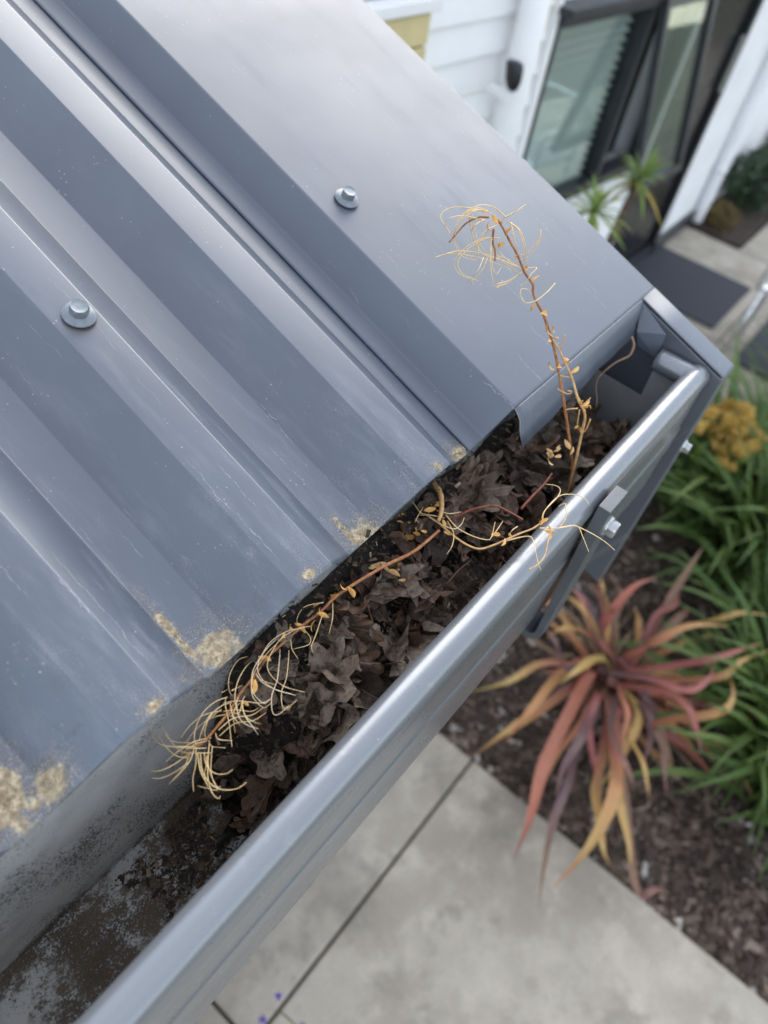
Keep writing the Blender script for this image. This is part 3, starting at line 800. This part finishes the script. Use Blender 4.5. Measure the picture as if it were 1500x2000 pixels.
for (x, y, s) in ((1185,570,.011),(1195,555,.010),(1255,630,.011),(1240,670,.009),(945,685,.010),(985,650,.008),(880,645,.011),(490,450,.014),(480,480,.014),(470,500,.012),(590,640,.010),(560,590,.010)):
    husk(weed3, w3((x, y), 0.001), s)
for (cx, cy_, nn) in ((330, 630, 16), (190, 860, 6), (1270, 110, 9)):
    for _ in range(nn):
        husk(weed3, w3((cx + random.gauss(0, 55), cy_ + random.gauss(0, 30)), -0.002), random.uniform(.008, .016), True, m_husk if cy_ < 700 and cx < 1000 else m_stem2)
# loose twig hooked under the flashing lip
tw = [(420,540),(440,620),(400,720),(300,770),(220,820),(100,930),(70,1030),(80,1150),(70,1230)]
tag(tube('twig', [at_d(1150 + x * 0.2, 550 + y * 0.2, 0.700 - 0.00002 * y) for x, y in tw], 0.0011, 0.0004, straw('twig_bark', (0.17, 0.10, 0.06), (0.27, 0.17, 0.10)), None, 7, 6, wob=0.12),
    'curled brown twig caught under the flashing lip at the gutter end', 'twig')

# ------------------------------------------------------------------ plants
def blade_data(path, w, colfn, V, F, C, fold=0.25, prof=None, up=Vector((0, 0, 1))):
    m = len(path); b0 = len(V)
    for i, p in enumerate(path):
        t = i / (m - 1)
        tg = (path[min(i + 1, m - 1)] - path[max(i - 1, 0)]).normalized()
        sd = tg.cross(up)
        sd = sd.normalized() if sd.length > 1e-3 else Vector((1, 0, 0))
        nn = sd.cross(tg).normalized()
        wd = w * (prof(t) if prof else (0.55 + 0.45 * min(1, t * 3)) * min(1, (1 - t) * 2.6 + 0.03))
        for k in (-1, -0.45, 0.45, 1):
            V.append(p + sd * wd * 0.5 * k + nn * wd * fold * abs(k))
            C.append(colfn(t, k))
    for i in range(m - 1):
        for k in range(3):
            a = b0 + i * 4 + k; F.append((a, a + 1, a + 5, a + 4))

def col_mesh(name, V, F, C, mat):
    me = mesh(name, V, F, [mat])
    at = me.color_attributes.new('Col', 'FLOAT_COLOR', 'POINT')
    at.data.foreach_set('color', [x for c in C for x in (c[0], c[1], c[2], 1.0)])
    return me

def leaf_colour_mat(name, rough=0.45, streak=120.0):
    M = Mat(name)
    a = M.n('Attribute', attribute_name='Col').outputs['Color']
    c = M.coord(); nz = M.noise(c, 14, 4, 0.6); f2 = M.noise(M.scaled(c, (streak, streak, 8)), 1.0, 2)
    col = M.mix(M.ramp(nz, 0.4, 0.75, 0, 0.45), a, M.mix(0.5, a, (0.10, 0.06, 0.03)))
    col = M.mix(M.ramp(f2, 0.4, 0.7, 0, 0.25), col, M.mix(0.5, col, (0.45, 0.36, 0.2)))
    b = M.n('BsdfPrincipled', {'Base Color': col, 'Roughness': rough, 'Specular IOR Level': 0.4})
    tr = M.n('BsdfTranslucent', {'Color': col})
    mx = M.n('MixShader', {0: 0.25, 1: b.outputs[0], 2: tr.outputs[0]})
    M.t.links.new(mx.outputs[0], M.out.inputs[0])
    return M.m
m_flax = leaf_colour_mat('flax_leaf')
PINK = (0.38, 0.115, 0.11); SALM = (0.46, 0.16, 0.105); ORAN = (0.52, 0.26, 0.11); YELL = (0.56, 0.36, 0.13); PURP = (0.15, 0.085, 0.10); BRWN = (0.23, 0.14, 0.09); OLIV = (0.38, 0.31, 0.09); DUST = (0.24, 0.11, 0.105)
def lerp3(a, b, f): return tuple(a[i] + (b[i] - a[i]) * f for i in range(3))
def grad(cols, edge=None):
    def f(t, k):
        q = t * (len(cols) - 1); i = min(int(q), len(cols) - 2)
        c = lerp3(cols[i], cols[i + 1], q - i)
        return lerp3(c, edge, 0.3) if edge and abs(k) > 0.9 else c
    return f
fc = at_z(1178, 1335, GZ)
flax = thing('flax_plant', 'flax plant with arching pink, orange and yellow strap leaves beside the path', 'plant', (fc.x, fc.y, GZ))
KEY = [
 ([(1145,1327),(1067,1483),(1036,1592),(1002,1683)], .056, [PINK,SALM,SALM,SALM,DUST], .16), ([(1093,1319),(1032,1392),(984,1453)], .042, [PINK,ORAN,ORAN,SALM], .20),
 ([(1041,1397),(993,1427),(924,1477)], .040, [PINK,ORAN,YELL,ORAN], .14), ([(1058,1297),(993,1332),(915,1353)], .036, [PINK,YELL,OLIV], .20),
 ([(1162,1288),(1127,1310),(1093,1336)], .040, [OLIV,YELL,OLIV], .36), ([(1127,1462),(1110,1527),(1080,1605),(1062,1691),(1051,1782)], .036, [PURP,PURP,PURP,BRWN,BRWN], .10),
 ([(1197,1450),(1200,1545),(1153,1648),(1080,1735)], .058, [DUST,PINK,ORAN,YELL,SALM], .14), ([(1205,1500),(1210,1570),(1227,1648),(1231,1722)], .040, [PINK,YELL,YELL,YELL], .08),
 ([(1165,1540),(1171,1613),(1179,1665),(1197,1696)], .036, [PINK,YELL,YELL,YELL], .07), ([(1240,1728),(1280,1738),(1312,1745)], .03, [BRWN,DUST,BRWN], .02),
 ([(1197,1340),(1283,1349),(1340,1379),(1361,1431),(1370,1475)], .044, [PURP,PINK,PINK,PINK,DUST], .22), ([(1179,1314),(1266,1327),(1340,1349),(1383,1327),(1396,1293)], .040, [PURP,PURP,PINK,PINK,DUST], .26),
 ([(1250,1415),(1327,1405),(1405,1392),(1431,1362),(1426,1319)], .042, [PINK,SALM,ORAN,YELL,SALM], .25), ([(1231,1284),(1283,1254),(1348,1223),(1426,1223)], .046, [PINK,SALM,ORAN,YELL], .33),
 ([(1330,1228),(1405,1210),(1448,1197),(1510,1204)], .036, [ORAN,YELL,YELL], .28), ([(1171,1236),(1197,1193),(1240,1145),(1283,1128)], .046, [DUST,PINK,SALM,PINK], .40),
 ([(1266,1245),(1305,1176),(1348,1106),(1374,1067)], .040, [PINK,DUST,BRWN,BRWN], .50), ([(1153,1232),(1140,1180),(1114,1145)], .044, [DUST,PINK,PINK], .38),
 ([(1184,1189),(1178,1155),(1172,1120)], .032, [YELL,YELL,ORAN], .34), ([(1101,1306),(1084,1254),(1062,1223)], .040, [PURP,PURP,DUST], .34),
 ([(1136,1236),(1101,1228),(1067,1245)], .036, [PINK,YELL,YELL], .28), ([(1240,1310),(1370,1292),(1440,1272),(1490,1255)], .036, [DUST,PINK,PINK,ORAN], .26),
 ([(1280,1330),(1400,1325),(1450,1290),(1510,1268)], .036, [PINK,SALM,YELL,YELL], .24), ([(1150,1400),(1135,1440),(1100,1500),(1085,1560)], .044, [PINK,PURP,PURP,DUST], .20),
 ([(1190,1420),(1215,1480),(1232,1520),(1240,1560)], .030, [PURP,DUST,DUST], .16), ([(1230,1440),(1255,1490),(1265,1540),(1270,1580)], .022, [YELL,YELL,ORAN], .10)]
for (pts, w, cols, ztip) in KEY:
    n_ = len(pts); base = Vector((fc.x + random.gauss(0, .03), fc.y + random.gauss(0, .03), GZ - 0.02))
    zz = []
    for k in range(n_):
        t = (k + 1) / n_
        zz.append(GZ + ztip * t ** 1.2 + 0.30 * math.sin(math.pi * min(1, t * 0.86)) * (1 - 0.35 * t))
    P = [base, base.lerp(at_z(*pts[0], zz[0]), 0.5) + Vector((0, 0, 0.07))] + [at_z(px, py, z) for (px, py), z in zip(pts, zz)]
    V, F, C_ = [], [], []
    blade_data(spline(P, 5), w * 0.64, grad([DUST] + cols, YELL if random.random() < .4 else None), V, F, C_, 0.22)
    obj('leaf', col_mesh('leaf', V, F, C_, m_flax), flax)
PAL = [[DUST, PINK, SALM], [PURP, PURP, DUST], [DUST, SALM, ORAN], [PINK, ORAN, YELL], [BRWN, BRWN, DUST], [OLIV, YELL, YELL], [PURP, PINK, PINK]]
for i in range(70):
    az = random.uniform(0, 6.28); L = random.uniform(0.20, 0.55); e = random.uniform(0.25, 1.25)
    dead = i % 3 == 0
    d = Vector((math.cos(az), math.sin(az), 0)); sd_ = Vector((-d.y, d.x, 0)) * random.gauss(0, 0.09)
    base = Vector((fc.x, fc.y, GZ)) + d * random.uniform(0, 0.06)
    hh = L * math.sin(e) * (0.6 if dead else 1); ll = L * math.cos(e) + 0.1; dr_ = random.uniform(1.3, 1.9)
    P = [base + d * ll * (t - 0.12 * t ** 3) + sd_ * t * t + Vector((0, 0, max(0.012 - 0 * t, hh * (2.0 * t - dr_ * t * t)))) + Vector((random.gauss(0, .008), random.gauss(0, .008), 0)) for t in (0, .22, .42, .62, .82, 1)]
    V, F, C_ = [], [], []
    blade_data(spline(P, 3), random.uniform(.006, .014) if dead else random.uniform(.014, .030), grad([BRWN, (0.34, 0.24, 0.14), BRWN] if dead else random.choice(PAL)), V, F, C_, 0.22)
    obj('leaf', col_mesh('leaf', V, F, C_, m_flax), flax)

# green strap-leaved clumps
def green_mat(name, a, b, c_, rough=0.5):
    M = Mat(name)
    rnd = M.n('ObjectInfo').outputs['Random']; c = M.coord()
    col = M.mix(rnd, a, b)
    col = M.mix(M.ramp(M.noise(c, 9, 3), 0.45, 0.75), col, c_)
    bs = M.n('BsdfPrincipled', {'Base Color': col, 'Roughness': rough, 'Specular IOR Level': 0.4})
    tr = M.n('BsdfTranslucent', {'Color': col})
    mx = M.n('MixShader', {0: 0.3, 1: bs.outputs[0], 2: tr.outputs[0]})
    M.t.links.new(mx.outputs[0], M.out.inputs[0])
    return M.m
m_green = green_mat('strap_green', (0.06, 0.12, 0.028), (0.17, 0.25, 0.07), (0.09, 0.15, 0.035))
def strap(i):
    rg = random.Random(i); V, F, C_ = [], [], []
    drop = rg.uniform(0.25, 0.75)
    P = [Vector((0.02 + 0.55 * t ** 1.3 * (0.55 + drop * .5), 0.03 * math.sin(i + t * 3), 0.62 * t - drop * 0.62 * t ** 2.4)) for t in (0, .2, .4, .6, .8, 1)]
    blade_data(spline(P, 2), 0.023, lambda t, k: (1, 1, 1), V, F, C_, 0.18)
    return mesh('leaf', V, F, [m_green])
SM = [strap(i) for i in range(6)]
CL = [((1340, 1000), 90, 0.95, 'green strap-leaved clump close beside the end of the barge board'), ((1435, 960), 95, 1.05, 'tall green strap-leaved clump just below the yellow flowers'),
      ((1420, 1120), 90, 0.95, 'green strap-leaved clump directly behind the flax plant'), ((1500, 1100), 90, 1.05, 'bright green strap-leaved clump at the right picture edge above the flax'),
      ((1480, 1290), 80, 0.9, 'green strap-leaved clump at the right edge level with the flax tips'), ((1465, 1430), 100, 0.9, 'dark green strap-leaved clump to the right of the flax leaves'),
      ((1510, 1560), 90, 0.85, 'low green strap-leaved clump spilling onto the bare mulch'), ((1300, 900), 60, 0.8, 'green strap-leaved clump half hidden under the barge board'),
      ((1395, 1030), 90, 1.0, 'dark green strap-leaved clump between the barge board and the flax'), ((1465, 1080), 90, 1.0, 'green strap-leaved clump above the long yellow flax leaf'), ((1500, 1460), 80, 0.9, 'green strap-leaved clump cut off by the right edge beside the mulch'),
      ((1540, 800), 60, 0.8, 'pale green grassy plant on the terrace side at the right edge')]
CL = [(tuple(at_z(p[0], p[1], GZ).xy), nb, sc, lab) for (p, nb, sc, lab) in CL]
for (xy, nb, sc, lab) in CL:
    t = thing('strap_leaf_plant', lab, 'plant', (xy[0], xy[1], GZ - 0.03), 0, 'green strap-leaved plants in the bed')
    for i in range(nb):
        o = bpy.data.objects.new('leaf', SM[i % 6]); link(o, t)
        a = random.uniform(0, 6.28); r_ = random.uniform(0, 0.07)
        o.location = (r_ * math.cos(a), r_ * math.sin(a), 0)
        o.rotation_euler = (random.gauss(0, .15), random.uniform(-0.65, 0.15), a + random.gauss(0, .25))
        q = sc * random.uniform(0.7, 1.25); o.scale = (q, q * random.uniform(.8, 1.5), q)

def leaf_cloud(name, parent, n, centre, rad, size, mat, wc=False, flat=1.0):
    V, F = [], []
    for _ in range(n):
        d = Vector((random.gauss(0, 1), random.gauss(0, 1), random.gauss(0, 1))).normalized() * random.random() ** 0.4
        p = Vector(centre) + Vector((d.x * rad[0], d.y * rad[1], d.z * rad[2]))
        p += Vector((mnoise.noise(p * 6), mnoise.noise(p * 6 + Vector((5, 0, 0))), 0)) * 0.05
        u = Vector((random.gauss(0, 1), random.gauss(0, 1), random.gauss(0, .6))).normalized(); w = u.orthogonal().normalized()
        s = size * random.uniform(.6, 1.3); b = len(V)
        V += [p - u * s, p + w * s * .45, p + u * s, p - w * s * .45]; F.append((b, b + 1, b + 2, b + 3))
    return obj(name, mesh(name, V, F, [mat], False), parent, wc)
m_bush = green_mat('bush_green', (0.03, 0.065, 0.03), (0.05, 0.085, 0.04), (0.025, 0.05, 0.035))
m_bush2 = green_mat('bush_olive', (0.11, 0.085, 0.025), (0.16, 0.10, 0.03), (0.07, 0.07, 0.02))
m_yel = green_mat('yellow_petal', (0.52, 0.32, 0.06), (0.55, 0.38, 0.10), (0.34, 0.24, 0.05))
m_bark = simple('bark', (0.09, 0.06, 0.04), 0.9)
def shrub(name, label, x, y, h, rad, mat, n=700, size=0.02):
    t = thing(name, label, 'shrub', (x, y, GZ - 0.04))
    for k in range(4):
        a = k * 1.6 + x; tube('stem', [(0, 0, 0), (0.03 * math.cos(a), 0.03 * math.sin(a), h * .4), (rad * .6 * math.cos(a), rad * .6 * math.sin(a), h * .8)], .008, .003, m_bark, t, 5, 3, False)
    leaf_cloud('crown', t, n, (0, 0, h * .58), (rad, rad, h * .45), size, mat)
    return t
shrub('shrub', 'dark blue green shrub against the white rendered wall', 5.25, 0.80, 0.42, 0.22, m_bush, 900, 0.03)
shrub('shrub', 'rusty olive shrub at the right edge against the white wall', 5.95, 0.82, 0.55, 0.26, m_bush2, 900, 0.03)
shrub('shrub', 'small green shrub at the corner of the terrace slab', 4.80, 0.82, 0.2, 0.13, m_bush2, 400, 0.02)
yf = thing('flowering_plant', 'leafy plant topped with golden yellow flowers on the terrace', 'plant', tuple(at_z(1425, 832, GZ + 0.50).xy) + (GZ - 0.02,))
for k in range(30):
    a = random.uniform(0, 6.28); r_ = random.uniform(0, .16); z = random.uniform(.42, .58)
    p = Vector((r_ * math.cos(a), r_ * math.sin(a), z))
    tube('stem', [(p.x * .2, p.y * .2, 0), (p.x * .7, p.y * .7, z * .6), p], .003, .002, m_green, yf, 4, 2, False)
    leaf_cloud('flower', yf, 60, p, (.032, .032, .022), .014, m_yel)
leaf_cloud('foliage', yf, 700, (0, 0, .25), (.15, .15, .22), .022, m_green)

# two-headed spiky plant by the house
c1 = CAM + ray(1160, 412) * 2.80; c2 = CAM + ray(1247, 352) * 3.05
sp = thing('cordyline', 'spiky green plant with two leafy heads in front of the white house wall', 'plant', (c1.x + 0.15, c1.y - 0.01, GZ))
m_spk = green_mat('spiky_green', (0.16, 0.26, 0.05), (0.24, 0.34, 0.08), (0.28, 0.30, 0.06))
m_spy = green_mat('spiky_yellow', (0.45, 0.33, 0.05), (0.5, 0.36, 0.06), (0.35, 0.28, 0.05))
rt = Vector((c1.x + 0.15, c1.y - 0.01, GZ))
for c_, nb in ((c1, 34), (c2, 34)):
    tube('trunk', [rt, rt.lerp(c_, 0.5) + Vector((0.02, 0.02, 0)), c_], .022, .012, m_bark, sp, 7, 4)
    for k in range(nb):
        a = k * 2.4 + random.gauss(0, .2); e = random.uniform(-0.5, 1.2); L = random.uniform(.12, .19)
        d = Vector((math.cos(a) * math.cos(e), math.sin(a) * math.cos(e), math.sin(e)))
        V, F, C_ = [], [], []
        P = [c_ + d * L * t + Vector((0, 0, -0.05 * t * t)) for t in (0, .33, .66, 1)]
        blade_data(spline(P, 2), .014, lambda t, k: (1, 1, 1), V, F, C_, .15)
        obj('leaf', mesh('leaf', V, F, [m_spy if e < -0.3 else m_spk]), sp)
# lavender heads rising from below the frame
m_purple = simple('lavender_flower', (0.16, 0.11, 0.42), 0.7)
lv = thing('lavender', 'purple flower spikes rising beside the shed post at the bottom edge', 'plant', (-0.14, -0.17, GZ))
for (px, py, z) in ((546, 1974, -1.25), (590, 2022, -1.25), (642, 2012, -1.3), (527, 2030, -1.28), (600, 2015, -1.35)):
    p = at_z(px, py, z)
    tube('stem', [(-0.14 + random.gauss(0, .02), -0.17 + random.gauss(0, .02), GZ), p.lerp(Vector((-0.14, -0.17, GZ)), .4), p], .002, .0015, m_green, lv, 4, 3)
    leaf_cloud('flower', lv, 30, p, (.006, .006, .016), .004, m_purple, True)

# ------------------------------------------------------------------ house
house = thing('house', 'white weatherboard house with dark framed window and black door', 'house', (2.06, 1.02, GZ), R(-5))
m_wb = simple('white_paint', (0.87, 0.875, 0.885), 0.5, 0, 0.03, 6)
m_wr = simple('white_render', (0.82, 0.83, 0.85), 0.8, 0, 0.05, 5, 0.3, 0.004)
m_fr = simple('window_frame_paint', (0.035, 0.037, 0.045), 0.4)
m_blk = simple('black_door', (0.012, 0.013, 0.016), 0.45)
m_room = simple('room_wall', (0.22, 0.20, 0.18), 0.8)
m_slat = simple('blind_slat', (0.70, 0.74, 0.71), 0.5, 0, 0.05, 3)
m_curt = simple('curtain', (0.75, 0.76, 0.78), 0.8)
m_yelp = simple('yellow_board', (0.66, 0.56, 0.30), 0.6, 0, 0.1, 8)
def glass_mat():
    M = Mat('window_glass')
    tr = M.n('BsdfTransparent', {'Color': (0.94, 0.97, 0.955, 1)}); gl = M.n('BsdfGlossy', {'Color': (0.9, 1.0, 0.98, 1), 'Roughness': 0.02})
    f = M.n('Fresnel', {'IOR': 1.5}).outputs[0]
    f = M.math('MULTIPLY_ADD', f, 0.45, 0.02, clamp=True)
    mx = M.n('MixShader', {0: f, 1: tr.outputs[0], 2: gl.outputs[0]})
    M.t.links.new(mx.outputs[0], M.out.inputs[0]); return M.m
m_glass = glass_mat()
WZ = lambda z: z - GZ          # world height -> height on the house
def hb(name, lo, hi, mat, parent=None, bev=0.0):
    return obj(name, box_me(name, lo, hi, mat, bev), parent or house, False)
U0, U1, WT, WB = 0.0, 1.0, WZ(-0.275), WZ(-0.965)
# backing wall in pieces round the window, boards proud of it
for (a, b, z0, z1) in ((-2.6, U0 - .003, 0, 2.2), (U0, U1, 0, WB), (U0, U1, WT, 2.2), (U1 + .003, 1.033, 0, 2.2)):
    hb('wall', (a, 0.02, z0), (b, 0.14, z1), m_wr)
hbd = 0.0935
def board_mesh(l):
    pr = [(0.019, 0.0), (-0.004, 0.0), (-0.004, 0.004), (0.010, hbd - 0.004), (0.019, hbd - 0.004)]
    V = [(0, y, z) for y, z in pr] + [(l, y, z) for y, z in pr]; n_ = len(pr)
    F = [tuple(range(n_))[::-1], tuple(range(n_, 2 * n_))] + [(i, (i + 1) % n_, n_ + (i + 1) % n_, n_ + i) for i in range(n_)]
    return mesh('board', V, F, [m_wb], False)
BL, BU, BR = board_mesh(2.5 - 0.035), board_mesh(1.0), board_mesh(0.03)
z = WZ(-0.252) % hbd
k0 = 0
while z < 2.1:
    o = bpy.data.objects.new('board', BL); link(o, house); o.location = (-2.5, 0, z)
    if z + hbd < WB - 0.06 or z > WT + 0.06:
        o = bpy.data.objects.new('board', BU); link(o, house); o.location = (0, 0, z)
    z += hbd
hb('corner_trim', (-0.032, -0.012, 0), (-0.004, 0.019, 2.2), m_wb)
hb('corner_trim', (1.004, -0.014, 0), (1.034, 0.019, 2.2), m_wb)
# window: frame with panes, blind slats and an open sash as its pieces
bm = bmesh.new()
def addbox(bm, lo, hi):
    g = bmesh.ops.create_cube(bm, size=1.0)['verts']
    for v in g: v.co = Vector([lo[i] + (v.co[i] + .5) * (hi[i] - lo[i]) for i in range(3)])
fw = 0.032
addbox(bm, (U0, -0.035, WT - fw), (U1, 0.05, WT)); addbox(bm, (U0, -0.02, WB), (U1, 0.05, WB + fw + .01))
addbox(bm, (U0, -0.015, WB + fw + .01), (U0 + 0.016, 0.05, WT - fw)); addbox(bm, (U1 - fw, -0.02, WB + fw + .01), (U1, 0.05, WT - fw)); addbox(bm, (0.580, -0.022, WB + fw + .01), (0.612, 0.05, WT - fw))
addbox(bm, (U0 - .02, -0.065, WT + .002), (U1, 0.02, WT + .022))
me = bpy.data.meshes.new('window'); bm.to_mesh(me); bm.free(); me.materials.append(m_fr)
win = obj('window', me, house, False)
obj('pane', box_me('pane', (U0 + .01, 0.012, WB + .03), (0.585, 0.018, WT - .02), m_glass), win, False)
sl_me = box_me('slat', (0, -0.014, -0.0012), (0.535, 0.014, 0.0012), m_slat)
for i in range(20):
    o = bpy.data.objects.new('slat', sl_me); link(o, win); o.location = (0.022, 0.040, WB + .055 + i * 0.0305); o.rotation_euler = (R(33), 0, 0)
L = WT - WB - 0.05
sash_bm = bmesh.new(); sw = 0.392
for lo, hi in (((0, -.015, -L), (.026, .015, 0)), ((sw - .026, -.015, -L), (sw, .015, 0)), ((.026, -.015, -.028), (sw - .026, .015, 0)), ((.026, -.015, -L), (sw - .026, .015, -L + .032))):
    addbox(sash_bm, lo, hi)
me = bpy.data.meshes.new('sash'); sash_bm.to_mesh(me); sash_bm.free(); me.materials.append(m_fr)
for nm, mm in (('sash', me), ('pane', box_me('pane', (.02, -.003, -L + .02), (sw - .02, .003, -.02), m_glass))):
    o = obj(nm, mm, win, False); o.location = (0.600, -0.042, WT - .012); o.rotation_euler = (R(-13), 0, 0)
hb('curtain', (0.70, 0.09, WZ(-.62)), (0.77, 0.11, WT), m_curt, win)
hb('room_wall', (-0.3, 1.0, 0.3), (1.3, 1.05, 2.15), m_room); hb('room_floor', (-.3, .14, .3), (1.3, 1.0, .34), m_room); hb('room_ceiling', (-.3, .14, 2.15), (1.3, 1.0, 2.19), m_room)
hb('room_wall', (-.34, .14, .3), (-.3, 1.05, 2.19), m_room); hb('room_wall', (1.3, .14, .3), (1.34, 1.05, 2.19), m_room)
# door between the two wings, then the rendered wall
dr = obj('door', box_me('door', (3.10, 1.00, GZ), (4.045, 1.05, 0.40), m_blk), house)
obj('pane', box_me('pane', (3.30, 0.990, GZ + .14), (3.92, 0.998, 0.30), simple('dark_glass', (0.010, 0.011, 0.012), 0.25, 0, 0.15, 20, 0.0, 0.001, 0.25)), dr, False)
obj('handle', box_me('handle', (3.955, 0.955, GZ + .95), (3.975, 0.975, GZ + 1.2), m_zinc, .003), dr, False)
obj('door_frame', box_me('door_frame', (3.955 + .05, 0.965, GZ), (4.055, 0.998, 0.41), m_blk), dr, False)
obj('rendered_wall', box_me('rendered_wall', (4.06, 0.99, GZ), (9.0, 1.12, 0.42), m_wr, 0.004), house)
obj('skirting', box_me('skirting', (3.5, 0.965, GZ), (4.66, 0.987, GZ + .09), m_fr), house)
def pipe(x, y, label, z0, rad, mat, wob=0):
    t = thing('downpipe', label, 'pipe', (x, y, GZ))
    V, F = tube_data([Vector((0, 0, z0)), Vector((0, 0, z0 + .03)), Vector((0, 0, 1.2)), Vector((0, 0, 2.2))], rad, 18); obj('pipe', mesh('pipe', V, F, [mat]), t, False)
    for zz in (0.35, 1.05, 1.72):
        V, F = tube_data([Vector((0, 0, zz)), Vector((0, 0, zz + .03))], rad * 1.12, 18); c_ = obj('clip', mesh('clip', V, F, [mat]), t, False)
    return t
pw = Vector((2.06, 1.02, 0)) + Vector((math.cos(R(5)), -math.sin(R(5)), 0)) * -0.235 - Vector((math.sin(R(5)), math.cos(R(5)), 0)) * 0.062
pipe(pw.x, pw.y, 'white downpipe on the weatherboard wall left of the window', 0.02, 0.042, m_wb)
pipe(4.70, 0.945, 'white downpipe against the rendered wall at the right', 0.02, 0.036, m_wr)
# black sensor light on the downpipe
def onA(u, out, zw):
    return Vector((2.06, 1.02, 0)) + Vector((math.cos(R(5)), -math.sin(R(5)), 0)) * u - Vector((math.sin(R(5)), math.cos(R(5)), 0)) * out + Vector((0, 0, zw))
lc = CAM + ray(1003, 146) * 2.40
lt = thing('wall_light', 'black wall light on a white arm beside the downpipe', 'light', lc, R(-5)); lt.scale = (.8, .8, .8)
V = []; F = []
for (h, rx, ry, oy) in ((-.052, .006, .006, -.01), (-.040, .022, .02, -.008), (-.015, .030, .030, -.004), (.012, .029, .032, 0), (.032, .027, .034, .004), (.038, .024, .030, .006)):
    for k in range(14):
        a = 2 * math.pi * k / 14; V.append((rx * math.cos(a), ry * math.sin(a) + oy, h))
for j in range(5):
    for k in range(14): F.append((j * 14 + k, j * 14 + (k + 1) % 14, (j + 1) * 14 + (k + 1) % 14, (j + 1) * 14 + k))
F += [tuple(range(14))[::-1], tuple(range(70, 84))]
obj('lamp_head', mesh('lamp_head', V, F, [m_blk]), lt, False)
obj('arm', box_me('arm', (-.012, .0, -.085), (.008, .09, -.055), m_wb, .004), lt, False)
# yellow boards fixed to the wall
t = thing('yellow_wall_panel', 'pale yellow boarded panel under a white ledge on the house wall', 'panel', (onA(-0.77, 0.02, GZ + 1.3)), R(-5))
for i in range(4):
    obj('board', box_me('board', (-0.13, -0.012, i * 0.075 + .004), (0.131, 0.012, i * 0.075 + .073), m_yelp, .002), t, False)
obj('ledge', box_me('ledge', (-0.16, -0.03, 0.306), (0.15, 0.02, 0.335), m_wb, .003), t, False)
tag(obj('yellow_batten', box_me('yellow_batten', (-.021, -.010, 0), (.021, .010, .9), m_yelp, .002)), 'narrow yellow batten hanging on the wall beside the downpipe', 'batten')
o = bpy.data.objects['yellow_batten']; o.location = onA(-0.135, 0.03, -0.302); o.rotation_euler = (0, 0, R(-5))

# ------------------------------------------------------------------ terrace things
m_mat = simple('mat_rubber', (0.045, 0.048, 0.06), 0.85, 0, 0.15, 60, 0.4, 0.002)
tag(obj('door_mat', box_me('door_mat', (3.60, 0.365, GZ + .003), (4.205, 1.5, GZ + .014), m_mat, .003)), 'dark charcoal door mat on the concrete in front of the black door', 'mat')
tag(obj('door_mat', box_me('door_mat', (3.40, -0.62, GZ + .003), (4.15, 0.17, GZ + .014), m_mat, .003)), 'dark charcoal mat on the terrace cut off by the right picture edge', 'mat')
m_sil = simple('silver_tube', (0.72, 0.73, 0.75), 0.3, 0.7)
q = at_z(1585, 578, GZ + 0.43)
ch = thing('garden_chair', 'silver framed garden chair on the terrace at the right edge', 'chair', (q.x, q.y, GZ))
for i in range(5):
    obj('slat', box_me('slat', (-.17 + i * .07, -.20, .43), (-.115 + i * .07, .20, .445), m_sil if i == 0 else simple('chair_mesh_%d' % i, (.35, .36, .37), .4, .3), .003), ch, False)
for sx in (-1, 1):
    for sy in (-1, 1):
        tube('leg', [(sx * .17, sy * .19, .43), (sx * .19, sy * .21, 0)], .011, .011, m_sil, ch, 8, 1, False)
tube('backrest', [(.17, -.20, .43), (.20, -.20, .60), (.22, -.17, .70), (.22, .17, .70), (.20, .20, .60), (.17, .20, .43)], .012, .012, m_sil, ch, 8, 4, False)
tube('armrest', [(-.18, .215, .43), (-.18, .215, .58), (-.15, .215, .62), (.05, .215, .62), (.20, .205, .60)], .012, .012, m_sil, ch, 8, 4, False)
tag(obj('wall_bed', box_me('wall_bed', (4.66, 0.615, GZ - .05), (9.0, 0.985, GZ + .01), m_soil)), 'strip of dark soil along the rendered wall', 'garden bed', kind='structure')
